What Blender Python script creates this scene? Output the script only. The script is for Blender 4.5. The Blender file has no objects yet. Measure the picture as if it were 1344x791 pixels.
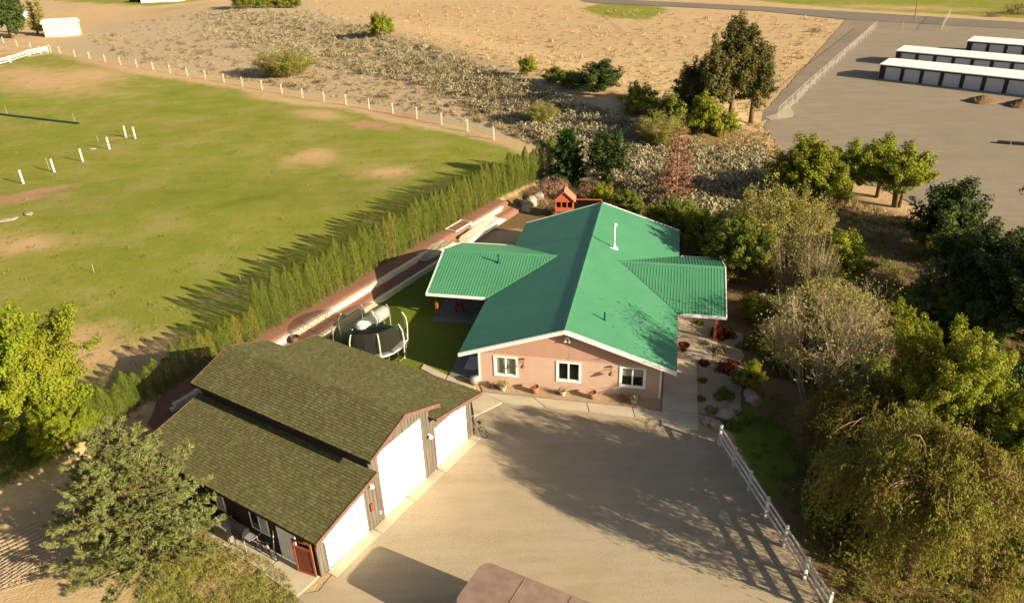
import bpy, math, random
import numpy as np
from mathutils import Vector, Matrix, Euler

scene = bpy.context.scene
C = scene.collection
rad = math.radians

# ------------------------------------------------------------------ camera
PITCH, ROLL, FPX, CAMH = rad(27.30), rad(-1.737), 958.4, 25.0
_fw = np.array([0, math.cos(PITCH), -math.sin(PITCH)])
_r0 = np.array([1.0, 0, 0]); _u0 = np.cross(_r0, _fw)
_R = math.cos(ROLL)*_r0 + math.sin(ROLL)*_u0
_U = -math.sin(ROLL)*_r0 + math.cos(ROLL)*_u0
cam = bpy.data.cameras.new('camera'); camo = bpy.data.objects.new('camera', cam); C.objects.link(camo)
cam.sensor_width = 36; cam.lens = 36*FPX/1344; cam.clip_end = 5000; cam.clip_start = .5
camo.matrix_world = Matrix(((_R[0], _U[0], -_fw[0], 0), (_R[1], _U[1], -_fw[1], 0), (_R[2], _U[2], -_fw[2], CAMH), (0, 0, 0, 1)))
scene.camera = camo

# ------------------------------------------------------------------ world, sun, exposure
ELEV, AZ = rad(20.1), rad(-32.5)
S = Vector((math.cos(ELEV)*math.cos(AZ), math.cos(ELEV)*math.sin(AZ), math.sin(ELEV)))
w = bpy.data.worlds.new('World'); scene.world = w; w.use_nodes = True
nt = w.node_tree; bg = nt.nodes['Background']
sky = nt.nodes.new('ShaderNodeTexSky'); sky.sky_type = 'NISHITA'; sky.sun_disc = False
sky.sun_elevation = ELEV; sky.sun_rotation = math.atan2(S.x, S.y); sky.dust_density = 2.5; sky.ozone_density = .6
nt.links.new(sky.outputs[0], bg.inputs[0]); bg.inputs[1].default_value = 0.05
sun = bpy.data.lights.new('sun', 'SUN'); sun.energy = 5.0; sun.angle = rad(.5); sun.color = (1, .85, .62)
suno = bpy.data.objects.new('sun', sun); C.objects.link(suno)
suno.rotation_euler = (-S).to_track_quat('-Z', 'Y').to_euler(); suno.location = (40, -20, 40)
vs = scene.view_settings; vs.view_transform = 'Standard'; vs.look = 'None'; vs.gamma = 1; vs.exposure = 1.38
scene.render.engine = 'CYCLES'
scene.cycles.max_bounces = 6; scene.cycles.transparent_max_bounces = 12

# ------------------------------------------------------------------ terrain height
HP0 = np.array([-10.5, 54.1]); HD = np.array([.515, .857]); HN = np.array([-.857, .515])
def sst(x, a, b):
    t = np.clip((x-a)/(b-a), 0, 1); return t*t*(3-2*t)
RIDGE = [(-110, 290), (-30, 200), (2, 140), (18, 108), (25, 92)]
def segd(x, y, poly):
    d = np.full(np.shape(x), 1e9)
    for (ax, ay), (bx, by) in zip(poly[:-1], poly[1:]):
        vx, vy = bx-ax, by-ay
        t = np.clip(((x-ax)*vx+(y-ay)*vy)/(vx*vx+vy*vy), 0, 1)
        d = np.minimum(d, np.hypot(x-ax-t*vx, y-ay-t*vy))
    return d
def T(x, y):
    x = np.asarray(x, float); y = np.asarray(y, float)
    s = (x-HP0[0])*HN[0]+(y-HP0[1])*HN[1]; t = (x-HP0[0])*HD[0]+(y-HP0[1])*HD[1]
    z = .86*sst(s, -1.25, -.3)*(1-sst(y, 66, 84))*sst(t, -42, -26)
    z = z+2.0*np.exp(-(segd(x, y, RIDGE)/13)**2)*sst(y, 78, 105)*sst((x-36.5)*-.874+(y-98)*.486, 1, 11)
    far = sst(np.hypot(x, y), 60, 160)*(x < 30)
    z = z+.25*far*np.sin(x*.06+1)*np.sin(y*.05+.4)*sst(-x+.35*y, -5, 30)
    return z
def G(px, py, dz=0.0):
    """a pixel of the photograph (1344 wide) to its point on the ground"""
    d = _fw+_R*(px-672)/FPX-_U*(py-395.5)/FPX
    z = 0.0
    for _ in range(12):
        P = np.array([0, 0, CAMH])+d*(z-CAMH)/d[2]
        z = .5*z+.5*(float(T(P[0], P[1]))+dz)
    return Vector((float(P[0]), float(P[1]), float(T(P[0], P[1]))))
def depth(p): return p[1]*_fw[1]+(p[2]-CAMH)*_fw[2]

# ------------------------------------------------------------------ helpers
def npmesh(name, V, F, mats=(), smooth=False):
    V = np.asarray(V, np.float32); F = np.asarray(F, np.int32); k = F.shape[1]
    me = bpy.data.meshes.new(name)
    me.vertices.add(len(V)); me.vertices.foreach_set('co', V.ravel())
    me.loops.add(F.size); me.loops.foreach_set('vertex_index', F.ravel())
    me.polygons.add(len(F)); me.polygons.foreach_set('loop_start', np.arange(0, F.size, k, dtype=np.int32))
    if smooth: me.polygons.foreach_set('use_smooth', np.ones(len(F), bool))
    for m in mats: me.materials.append(m)
    me.update(calc_edges=True)
    return me
class MB:
    def __init__(s): s.v = []; s.f = []
    def add(s, vs, fs):
        o = len(s.v); s.v += [tuple(v) for v in vs]; s.f += [tuple(i+o for i in f) for f in fs]; return s
    def box(s, c, d, rz=0.0, M=None):
        x, y, z = d[0]/2, d[1]/2, d[2]/2
        pts = [Vector((i*x, j*y, k*z)) for k in (-1, 1) for j in (-1, 1) for i in (-1, 1)]
        if rz: Mz = Matrix.Rotation(rz, 3, 'Z'); pts = [Mz @ p for p in pts]
        if M is not None: pts = [M @ p for p in pts]
        c = Vector(c); pts = [p+c for p in pts]
        return s.add(pts, [(0, 2, 3, 1), (4, 5, 7, 6), (0, 1, 5, 4), (2, 6, 7, 3), (0, 4, 6, 2), (1, 3, 7, 5)])
    def mm(s, a, b):
        return s.box([(a[i]+b[i])/2 for i in range(3)], [abs(b[i]-a[i]) for i in range(3)])
    def tube(s, pts, rs, n=6, cap=True):
        pts = [Vector(p) for p in pts]
        if not hasattr(rs, '__len__'): rs = [rs]*len(pts)
        o = len(s.v); rings = []
        for i, p in enumerate(pts):
            t = (pts[min(i+1, len(pts)-1)]-pts[max(i-1, 0)])
            if t.length < 1e-9: t = Vector((0, 0, 1))
            t.normalize(); a = t.orthogonal().normalized() if abs(t.z) > .98 else t.cross(Vector((0, 0, 1))).normalized()
            b = t.cross(a)
            for k in range(n):
                an = 2*math.pi*k/n; s.v.append(tuple(p+(a*math.cos(an)+b*math.sin(an))*rs[i]))
        for i in range(len(pts)-1):
            for k in range(n):
                s.f.append((o+i*n+k, o+i*n+(k+1) % n, o+(i+1)*n+(k+1) % n, o+(i+1)*n+k))
        if cap:
            s.f.append(tuple(o+k for k in range(n))[::-1]); s.f.append(tuple(o+(len(pts)-1)*n+k for k in range(n)))
        return s
    def lathe(s, prof, n=12, c=(0, 0, 0)):
        o = len(s.v)
        for r, z in prof:
            for k in range(n):
                an = 2*math.pi*k/n; s.v.append((c[0]+r*math.cos(an), c[1]+r*math.sin(an), c[2]+z))
        for i in range(len(prof)-1):
            for k in range(n): s.f.append((o+i*n+k, o+i*n+(k+1) % n, o+(i+1)*n+(k+1) % n, o+(i+1)*n+k))
        s.f.append(tuple(o+k for k in range(n))[::-1]); s.f.append(tuple(o+(len(prof)-1)*n+k for k in range(n)))
        return s
    def prism(s, poly, d0, d1, to):
        """poly in 2D, extruded between d0 and d1; to(p, q, d) -> xyz"""
        n = len(poly)
        vs_ = [to(p, q, d0) for p, q in poly]+[to(p, q, d1) for p, q in poly]
        fs = [tuple(range(n))[::-1], tuple(range(n, 2*n))]+[(i, (i+1) % n, (i+1) % n+n, i+n) for i in range(n)]
        return s.add(vs_, fs)
    def mesh(s, name, mat, smooth=False):
        me = bpy.data.meshes.new(name); me.from_pydata(s.v, [], s.f)
        bmc = __import__('bmesh'); b = bmc.new(); b.from_mesh(me); bmc.ops.recalc_face_normals(b, faces=b.faces); b.to_mesh(me); b.free()
        if smooth:
            for p in me.polygons: p.use_smooth = True
        me.materials.append(mat); return me
def tag(o, label=None, cat=None, group=None, kind=None):
    if label: o['label'] = label
    if cat: o['category'] = cat
    if group: o['group'] = group
    if kind: o['kind'] = kind
    return o
def link(name, me, parent=None, loc=(0, 0, 0), rot=None, scale=None):
    o = bpy.data.objects.new(name, me); C.objects.link(o); o.location = loc
    if rot is not None: o.rotation_euler = rot
    if scale is not None: o.scale = scale
    if parent is not None: o.parent = parent
    return o
def thing(name, label, cat, loc=(0, 0, 0), rz=0.0, group=None, scale=None):
    o = bpy.data.objects.new(name, None); C.objects.link(o); o.location = loc; o.rotation_euler = (0, 0, rz)
    o.empty_display_size = .3
    if scale is not None: o.scale = scale
    return tag(o, label, cat, group)
def dup(o, parent=None):
    c = o.copy(); C.objects.link(c); c.parent = parent
    for ch in [x for x in KIDS.get(o.name, [])]:
        dup(ch, c)
    return c
KIDS = {}
def part(name, me, parent, loc=(0, 0, 0), rot=None, label=None, kind=None):
    o = link(name, me, parent, loc, rot); KIDS.setdefault(parent.name, []).append(o)
    tag(o, label, kind=kind); return o
ONES = 'first second third fourth fifth sixth seventh eighth ninth tenth eleventh twelfth thirteenth fourteenth fifteenth sixteenth seventeenth eighteenth nineteenth'.split()
TENS = {2: 'twent', 3: 'thirt', 4: 'fort', 5: 'fift', 6: 'sixt', 7: 'sevent', 8: 'eight', 9: 'ninet'}
def ordw(n):
    if n < 20: return ONES[n-1]
    t, u = divmod(n, 10)
    return TENS[t]+'ieth' if u == 0 else TENS[t]+'y-'+ONES[u-1]

# ------------------------------------------------------------------ materials
class N:
    def __init__(s, name, rough=.9, spec=.2, metal=0.0):
        m = bpy.data.materials.new(name); m.use_nodes = True; s.m = m; s.t = m.node_tree; s.b = s.t.nodes['Principled BSDF']
        s.b.inputs['Roughness'].default_value = rough; s.b.inputs['Specular IOR Level'].default_value = spec; s.b.inputs['Metallic'].default_value = metal
    def n(s, typ, **kw):
        x = s.t.nodes.new(typ)
        for k, v in kw.items():
            if k in x.inputs.keys(): x.inputs[k].default_value = v
            else: setattr(x, k, v)
        return x
    def l(s, a, b): s.t.links.new(a, b)
    def co(s, kind='Object', scale=(1, 1, 1), rot=(0, 0, 0)):
        c = s.n('ShaderNodeTexCoord'); mp = s.n('ShaderNodeMapping'); mp.inputs['Scale'].default_value = scale; mp.inputs['Rotation'].default_value = rot
        s.l(c.outputs[kind], mp.inputs['Vector']); return mp.outputs['Vector']
    def noise(s, vec, scale, detail=4, rough=.6):
        x = s.n('ShaderNodeTexNoise'); x.inputs['Scale'].default_value = scale; x.inputs['Detail'].default_value = detail; x.inputs['Roughness'].default_value = rough
        if vec is not None: s.l(vec, x.inputs['Vector'])
        return x.outputs['Fac']
    def ramp(s, fac, stops):
        x = s.n('ShaderNodeValToRGB'); e = x.color_ramp.elements
        while len(e) < len(stops): e.new(.5)
        for i, (p, c) in enumerate(stops): e[i].position = p; e[i].color = (*c, 1)
        s.l(fac, x.inputs['Fac']); return x.outputs['Color']
    def mix(s, fac, a, b, mode='MIX'):
        x = s.n('ShaderNodeMix'); x.data_type = 'RGBA'; x.blend_type = mode
        for inp, v in ((x.inputs['Factor'], fac), (x.inputs['A'], a), (x.inputs['B'], b)):
            if hasattr(v, 'links'): s.l(v, inp)
            elif isinstance(v, tuple): inp.default_value = (*v, 1)
            else: inp.default_value = v
        return x.outputs['Result']
    def math(s, op, a, b=None, c=None, clamp=False):
        x = s.n('ShaderNodeMath'); x.operation = op; x.use_clamp = clamp
        for i, v in enumerate((a, b, c)):
            if v is None: continue
            if hasattr(v, 'links'): s.l(v, x.inputs[i])
            else: x.inputs[i].default_value = v
        return x.outputs[0]
    def col(s, c):
        if hasattr(c, 'links'): s.l(c, s.b.inputs['Base Color'])
        else: s.b.inputs['Base Color'].default_value = (*c, 1)
        return s
    def bump(s, h, strength=.3, dist=.05):
        x = s.n('ShaderNodeBump'); x.inputs['Strength'].default_value = strength; x.inputs['Distance'].default_value = dist
        s.l(h, x.inputs['Height']); s.l(x.outputs[0], s.b.inputs['Normal']); return s
def simple(name, c, rough=.8, var=.25, sc=3.0, spec=.2, metal=0.0, stretch=(1, 1, 1), bump=0.0):
    k = N(name, rough, spec, metal); v = k.co(scale=stretch); f = k.noise(v, sc, 5)
    a = tuple(x*(1-var) for x in c); b = tuple(min(1, x*(1+var)) for x in c)
    k.col(k.ramp(f, [(.3, a), (.7, b)]))
    if bump: k.bump(k.noise(v, sc*6, 3), bump, .02)
    return k.m
def foliage(name, c1, c2, c3=None, trans=.3, sc=.5):
    k = N(name, .75, .15); g = k.n('ShaderNodeNewGeometry')
    f = k.noise(k.co(), sc, 3)
    base = k.ramp(g.outputs['Random Per Island'], [(0, c1), (1, c2)])
    oi = k.n('ShaderNodeObjectInfo')
    c3 = c3 or tuple(x*.7 for x in c1)
    base = k.mix(k.ramp(f, [(.42, (0, 0, 0)), (.62, (1, 1, 1))]), base, c3)
    if name == 'hedge_green': base = k.mix(k.ramp(oi.outputs['Random'], [(0, (0,)*3), (.8, (.3,)*3), (1, (.9,)*3)]), base, (.17, .15, .025))
    k.col(base)
    tr = k.n('ShaderNodeBsdfTranslucent'); k.l(base, tr.inputs['Color'])
    mx = k.n('ShaderNodeMixShader'); mx.inputs[0].default_value = trans
    out = k.t.nodes['Material Output']; k.l(k.b.outputs[0], mx.inputs[1]); k.l(tr.outputs[0], mx.inputs[2]); k.l(mx.outputs[0], out.inputs['Surface'])
    return k.m

M = {}
M['white_trim'] = simple('white_trim', (.78, .76, .70), .5, .04, 2)
M['white_paint'] = simple('white_paint', (.74, .72, .66), .6, .08, 4)
M['white_door'] = simple('white_door', (.86, .86, .86), .45, .02, 1)
M['rail_vinyl'] = simple('rail_vinyl', (.52, .50, .46), .5, .12, 4)
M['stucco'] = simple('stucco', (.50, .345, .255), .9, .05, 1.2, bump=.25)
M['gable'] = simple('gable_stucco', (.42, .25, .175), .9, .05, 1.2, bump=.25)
def roofmat():
    k = N('green_metal_roof', .42, .45); v = k.co()
    f = k.noise(v, .35, 3); f2 = k.noise(v, 9, 4)
    c = k.ramp(f, [(.3, (.045, .185, .085)), (.7, (.062, .225, .108))])
    c = k.mix(k.math('MULTIPLY', f2, .25), c, (.085, .25, .135)); k.col(c)
    st_ = k.noise(k.co(scale=(.25, 3.2, .25)), 1.6, 5, .65); c = k.mix(k.ramp(st_, [(.46, (0,)*3), (.75, (.35,)*3)]), c, (.075, .20, .12)); k.col(c)
    k.l(k.ramp(f2, [(.3, (.34,)*3), (.8, (.52,)*3)]), k.b.inputs['Roughness']); return k.m
M['green_metal'] = roofmat()
def shinglemat():
    k = N('mossy_shingle', .95, .1); g = k.n('ShaderNodeNewGeometry'); v = k.co()
    c = k.ramp(g.outputs['Random Per Island'], [(0, (.062, .058, .022)), (.35, (.085, .082, .030)), (.75, (.112, .104, .042)), (1, (.155, .138, .07))])
    f = k.noise(v, .8, 4); c = k.mix(k.ramp(f, [(.35, (0,)*3), (.7, (.6,)*3)]), c, (.085, .06, .028))
    f2 = k.noise(v, 25, 3); c = k.mix(k.math('MULTIPLY', f2, .45), c, (.15, .16, .06)); k.col(c); k.bump(f2, .5, .02); return k.m
M['shingle'] = shinglemat()
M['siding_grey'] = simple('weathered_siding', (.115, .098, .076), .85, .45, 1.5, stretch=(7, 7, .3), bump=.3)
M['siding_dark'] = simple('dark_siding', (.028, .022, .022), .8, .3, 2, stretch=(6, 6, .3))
M['fascia_red'] = simple('redbrown_fascia', (.14, .075, .06), .7, .25, 3)
M['redwood'] = simple('red_wood', (.26, .075, .035), .7, .25, 3, stretch=(3, 3, .5))
M['orange_wood'] = simple('orange_wood', (.40, .10, .04), .7, .15, 4, stretch=(5, 5, 1))
M['pink_roof'] = simple('faded_pink_shingle', (.40, .15, .09), .8, .15, 4)
def glassm():
    k = N('window_glass', .05, .5); k.col((.02, .025, .02))
    tb = k.n('ShaderNodeBsdfTransparent'); mx = k.n('ShaderNodeMixShader'); mx.inputs[0].default_value = .8
    k.l(k.b.outputs[0], mx.inputs[1]); k.l(tb.outputs[0], mx.inputs[2]); k.l(mx.outputs[0], k.t.nodes['Material Output'].inputs['Surface']); return k.m
M['glass'] = glassm()
M['curtain'] = simple('curtain', (.62, .66, .5), .9, .15, 6, stretch=(8, 8, 1))
M['dark_metal'] = simple('dark_metal', (.03, .025, .02), .5, .2, 4, metal=.3)
M['black'] = simple('black_plastic', (.015, .015, .015), .6, .2, 4)
M['grey_metal'] = simple('grey_metal', (.42, .42, .40), .4, .15, 4, metal=.5)
M['tyre'] = simple('rubber', (.02, .02, .02), .9, .2, 6)
M['bronze'] = simple('bronze_lamp', (.16, .06, .03), .5, .2, 6)
M['terracotta'] = simple('terracotta', (.36, .17, .10), .9, .2, 6)
M['ceramic'] = simple('cream_ceramic', (.72, .64, .46), .5, .08, 5)
M['rust'] = simple('rusty_iron', (.16, .04, .025), .8, .3, 6)
M['tan_metal'] = simple('tan_pink_metal', (.23, .155, .115), .6, .22, 1.6)
M['tank_white'] = simple('tank_white', (.60, .59, .54), .45, .08, 3)
M['bark'] = simple('bark', (.13, .085, .05), .95, .35, 5, stretch=(3, 3, .6), bump=.5)
M['bark_pale'] = simple('pale_bark', (.34, .28, .2), .9, .25, 5, stretch=(3, 3, .6))
M['twig_grey'] = simple('grey_twig', (.27, .215, .135), .9, .25, 5)
M['twig_brown'] = simple('brown_twig', (.22, .13, .08), .9, .25, 5)
def concmat(name, c, var=.18):
    k = N(name, .9, .2); v = k.co(); f = k.noise(v, .6, 5); f2 = k.noise(v, 12, 4)
    cc = k.ramp(f, [(.3, tuple(x*(1-var) for x in c)), (.7, tuple(x*(1+var*.5) for x in c))])
    cc = k.mix(k.math('MULTIPLY', f2, .35), cc, tuple(x*.65 for x in c)); k.col(cc); k.bump(f2, .3, .01); return k.m
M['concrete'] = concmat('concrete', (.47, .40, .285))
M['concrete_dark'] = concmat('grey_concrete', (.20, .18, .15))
M['block'] = concmat('retaining_block', (.68, .58, .42), .18)
M['rock'] = concmat('boulder', (.36, .295, .21), .35)
def gravelmat(name, c, fine=18, big=.12, contrast=.35, tint=None, streak=None):
    k = N(name, .95, .1); v = k.co(); f = k.noise(v, fine, 5, .75); b = k.noise(v, big, 5, .55); m2 = k.noise(v, big*7, 4, .6)
    lo = tuple(x*(1-contrast) for x in c); hi = tuple(x*(1+contrast) for x in c)
    cc = k.ramp(f, [(.28, lo), (.5, c), (.75, hi)])
    cc = k.mix(k.ramp(b, [(.35, (0,)*3), (.65, (.75,)*3)]), cc, tint or tuple(x*.8 for x in c), 'MIX')
    cc = k.mix(k.ramp(m2, [(.45, (0,)*3), (.7, (.35,)*3)]), cc, tuple(x*.72 for x in c))
    if streak:
        sv = k.co(scale=streak[0], rot=(0, 0, streak[1])); sf = k.noise(sv, .5, 5, .6)
        cc = k.mix(k.ramp(sf, [(.42, (0,)*3), (.62, (.5,)*3)]), cc, streak[2])
    k.col(cc); k.bump(f, .45, .03); return k.m
M['gravel'] = gravelmat('drive_gravel', (.325, .268, .18), 11, .13, .42, (.325, .25, .15), ((.5, 3.5, 1), rad(25), (.37, .305, .21)))
M['gravel_bed'] = gravelmat('pea_gravel', (.36, .27, .17), 9, .6, .5)
M['lot'] = gravelmat('lot_gravel', (.225, .19, .135), 4, .04, .22, (.26, .215, .15), ((.25, 2.2, 1), rad(20), (.19, .158, .11)))
M['lane'] = gravelmat('lane_gravel', (.20, .16, .112), 3, .05, .2, (.27, .21, .145))
M['asphalt'] = gravelmat('old_asphalt', (.19, .16, .125), 3, .05, .15)
M['pale_dirt'] = gravelmat('pale_dirt', (.40, .33, .24), 2.5, .3, .25)
M['mulch'] = gravelmat('red_mulch', (.19, .095, .062), 10, .5, .5, (.225, .12, .078))
M['pilesoil'] = gravelmat('pile_soil', (.16, .10, .05), 2, .5, .4)

def groundmat():
    k = N('ground', .98, .05); v = k.co('Object')
    def A(nm):
        a = k.n('ShaderNodeAttribute'); a.attribute_name = nm; return a.outputs['Fac']
    n1 = k.noise(v, .05, 5, .6); n2 = k.noise(v, .35, 5, .65); n3 = k.noise(v, 2.2, 5, .7); n4 = k.noise(v, 9, 4, .7)
    sv = k.co(scale=(.35, 1.6, 1), rot=(0, 0, rad(-28))); ns = k.noise(sv, .35, 5, .6)
    # dry grassland
    dry = k.ramp(n2, [(.3, (.37, .255, .13)), (.5, (.44, .32, .17)), (.72, (.50, .385, .215))])
    dry = k.mix(k.ramp(n1, [(.4, (0,)*3), (.65, (.8,)*3)]), dry, (.46, .295, .16))
    dry = k.mix(k.ramp(ns, [(.52, (0,)*3), (.70, (.7,)*3)]), dry, (.38, .29, .14))
    dry = k.mix(k.ramp(n3, [(.55, (0,)*3), (.75, (.45,)*3)]), dry, (.24, .16, .075))
    # pasture green
    gr = k.ramp(n2, [(.25, (.165, .185, .024)), (.5, (.21, .215, .034)), (.75, (.27, .25, .055))])
    gr = k.mix(k.ramp(ns, [(.42, (0,)*3), (.66, (.6,)*3)]), gr, (.275, .24, .055))
    gr = k.mix(k.ramp(n1, [(.42, (0,)*3), (.62, (.7,)*3)]), gr, (.19, .225, .025))
    nm = k.noise(v, .13, 6, .62); gr = k.mix(k.ramp(nm, [(.50, (0,)*3), (.64, (.55,)*3)]), gr, (.33, .27, .10)); gr = k.mix(k.ramp(nm, [(.30, (.6,)*3), (.43, (0,)*3)]), gr, (.125, .16, .016))
    gr = k.mix(k.ramp(n4, [(.42, (0,)*3), (.72, (.5,)*3)]), gr, (.09, .115, .012)); gr = k.mix(k.ramp(n3, [(.5, (0,)*3), (.72, (.35,)*3)]), gr, (.11, .135, .012))
    wob = k.math('MULTIPLY', k.math('SUBTRACT', n3, .5), .55); wob2 = k.math('MULTIPLY', k.math('SUBTRACT', n2, .5), .9)
    def edge(a, soft=.10, amt=1.0):
        x = k.math('ADD', a, k.math('ADD', wob, wob2)); x = k.math('SUBTRACT', x, .5-soft); x = k.math('DIVIDE', x, 2*soft, clamp=True); return k.math('MULTIPLY', x, amt) if amt != 1 else x
    c = k.mix(edge(A('green'), .15), dry, gr)
    c = k.mix(edge(A('tan'), .42, .92), c, k.mix(n2, (.42, .27, .13), (.50, .33, .175)))
    c = k.mix(edge(A('red'), .3, .9), c, k.mix(n2, (.33, .175, .10), (.42, .25, .15)))
    sage = k.mix(n3, (.31, .235, .14), (.44, .35, .22)); c = k.mix(edge(A('sage'), .2), c, sage)
    dark = k.mix(n3, (.10, .075, .03), (.22, .145, .07)); c = k.mix(edge(A('brush'), .2), c, dark)
    lawn = k.mix(n3, (.085, .12, .012), (.16, .19, .025)); c = k.mix(edge(A('lawn'), .12), c, lawn)
    weed = k.mix(n3, (.17, .17, .035), (.30, .26, .08)); weed = k.mix(k.ramp(n2, [(.45, (0,)*3), (.6, (.8,)*3)]), weed, (.40, .26, .15)); c = k.mix(edge(A('weed'), .25), c, weed)
    k.col(c)
    k.bump(k.math('ADD', n4, n3), .5, .12); return k.m
M['ground'] = groundmat()

# ------------------------------------------------------------------ ground sheet with soft-edged zones
def axis(lo, hi, fine, out_lo, out_hi, grow=1.12):
    a = list(np.arange(lo, hi+fine/2, fine)); st = fine
    while a[-1] < out_hi: st *= grow; a.append(a[-1]+st)
    st = fine; b = []
    x = lo
    while x > out_lo: st *= grow; x -= st; b.append(x)
    return np.array(b[::-1]+a)
xs = axis(-56, 56, .75, -2500, 2500, 1.08); ys = axis(10, 105, .75, -600, 3500, 1.06)
X, Y = np.meshgrid(xs, ys); Z = T(X, Y)
def Gp(pts): return [tuple(G(*p)[:2]) for p in pts]
def sdf(X, Y, poly):
    d = segd(X, Y, list(poly)+[poly[0]]); ins = np.zeros(X.shape, bool); n = len(poly)
    for i in range(n):
        (ax, ay), (bx, by) = poly[i], poly[(i+1) % n]
        if ay == by: continue
        c = ((ay > Y) != (by > Y)) & (X < (bx-ax)*(Y-ay)/(by-ay)+ax); ins ^= c
    return np.where(ins, d, -d)
def zone(polys, wdt=2.5, world=False):
    m = np.zeros(X.shape)
    for p in polys:
        q = p if world else Gp(p); dd = sdf(X, Y, q); wl = wdt*(1+np.hypot(X, Y)/90)
        m = np.maximum(m, np.clip(.5+dd/(2*wl), 0, 1))
    return m
def blobs(lst):
    m = np.zeros(X.shape)
    for px, py, rx, ry, rot in lst:
        c = G(px, py); ca, sa = math.cos(rot), math.sin(rot); dx, dy = X-c.x, Y-c.y
        m = np.maximum(m, np.exp(-((dx*ca+dy*sa)/rx)**2-((-dx*sa+dy*ca)/ry)**2))
    return m
green = zone([[(-260, 250), (-160, 150), (0, 86), (62, 68), (110, 82), (170, 96), (240, 106), (310, 117), (380, 137), (455, 143), (500, 158), (600, 176), (655, 190), (720, 214), (690, 236), (600, 284), (500, 340), (400, 396), (293, 450), (200, 514), (130, 554), (60, 620), (-300, 700)],
    [(760, 12), (800, 24), (850, 26), (878, 14), (860, 6), (790, 4)], [(60, 0), (200, 9), (290, -2), (60, -12)],
    [(930, -6), (1010, 3), (1130, 13), (1344, 24), (1500, 32), (1600, -20), (900, -30)], [(-5, 88), (40, 92), (0, 60)]], 1.2)
tan = blobs([(60, 105, 22, 9, -.7), (115, 98, 14, 7, -.8), (30, 96, 16, 6, -.7), (410, 205, 3.2, 3.8, 0), (508, 226, 3.4, 3.0, 0), (110, 455, 5, 3, -.7), (190, 470, 4, 3, -.6), (30, 320, 4, 2.5, 0), (420, 150, 6, 2.5, -.7), (350, 128, 6, 2, -.6), (150, 30, 40, 14, -.8), (1180, 10, 22, 6, -.6)])
red = blobs([(10, 262, 5, 2.6, .6), (55, 250, 4.5, 1.4, .7), (550, 150, 8, 4, -.6), (590, 125, 10, 5, -.7), (490, 165, 5, 2, -.6), (1150, 330, 5, 2.5, -.3), (890, 270, 3, 3, 0), (160, 180, 2.5, .8, .5)])
sagez = zone([[(70, 60), (140, 30), (300, 8), (400, 6), (560, 55), (700, 100), (800, 130), (900, 175), (1010, 195), (1040, 250), (930, 260), (830, 265), (760, 240), (700, 190), (600, 165), (470, 135), (300, 100), (160, 80)]], 1.5)
brush = zone([[(800, 120), (870, 140), (980, 170), (1060, 230), (1180, 280), (1290, 330), (1500, 320), (1500, 900), (1070, 900), (1000, 620), (960, 540), (935, 420), (860, 300), (930, 260), (1010, 240), (900, 180), (820, 150)]], 1.0)
brush = np.maximum(brush, zone([[(610, 300), (660, 262), (690, 245), (760, 232), (880, 262), (905, 330), (800, 300), (700, 300)]], .5))
lawn = zone([[(1000, 515), (1040, 540), (1060, 600), (1010, 660), (960, 570), (965, 540)], [(1190, 610), (1300, 640), (1320, 720), (1180, 730)], [(1000, 400), (1060, 400), (1040, 470), (990, 450)], [(1310, 470), (1420, 470), (1420, 530), (1320, 520)],
    [(470, 520), (588, 500), (612, 470), (650, 400), (560, 300), (480, 400), (380, 460)]], .5)
weed = zone([[(225, 640), (262, 662), (300, 695), (380, 757), (400, 820), (330, 900), (160, 900), (180, 700)]], .5)
gm = npmesh('ground', np.stack([X, Y, Z-.02], -1).reshape(-1, 3),
    (lambda n, m: np.stack([(np.arange(m-1)[:, None]*n+np.arange(n-1)).ravel()+o for o in (0, 1, n+1, n)], -1))(len(xs), len(ys)), (M['ground'],), True)
for nm, a in (('green', green), ('tan', tan), ('red', red), ('sage', sagez), ('brush', brush), ('lawn', lawn), ('weed', weed)):
    at = gm.attributes.new(nm, 'FLOAT', 'POINT'); at.data.foreach_set('value', a.ravel().astype(np.float32))
tag(link('ground', gm), kind='structure', label='pasture, dry grassland and scrub ground reaching to the horizon')

def sheet(name, poly, mat, z, jag=0.0, seed=0, label=None, parent=None, step=.6):
    rg = random.Random(seed); pts = []
    n = len(poly)
    for i in range(n):
        a = Vector(poly[i]); b = Vector(poly[(i+1) % n]); L = (b-a).length; k = max(1, int(L/step)) if jag else 1
        for j in range(k):
            p = a.lerp(b, j/k); nrm = Vector((-(b-a).y, (b-a).x)).normalized()
            if jag: p = p+nrm*rg.uniform(-jag, jag)
            pts.append((p.x, p.y))
    from mathutils.geometry import tessellate_polygon
    V = [(x, y, z) for x, y in pts]; F = tessellate_polygon([[Vector(v) for v in V]])
    me = bpy.data.meshes.new(name); me.from_pydata(V, [], F); me.materials.append(mat)
    import bmesh
    b = bmesh.new(); b.from_mesh(me); bmesh.ops.recalc_face_normals(b, faces=b.faces)
    if b.faces and b.faces[0].normal.z < 0: bmesh.ops.reverse_faces(b, faces=b.faces)
    b.to_mesh(me); b.free()
    return tag(link(name, me, parent), label, kind='structure')

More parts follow.
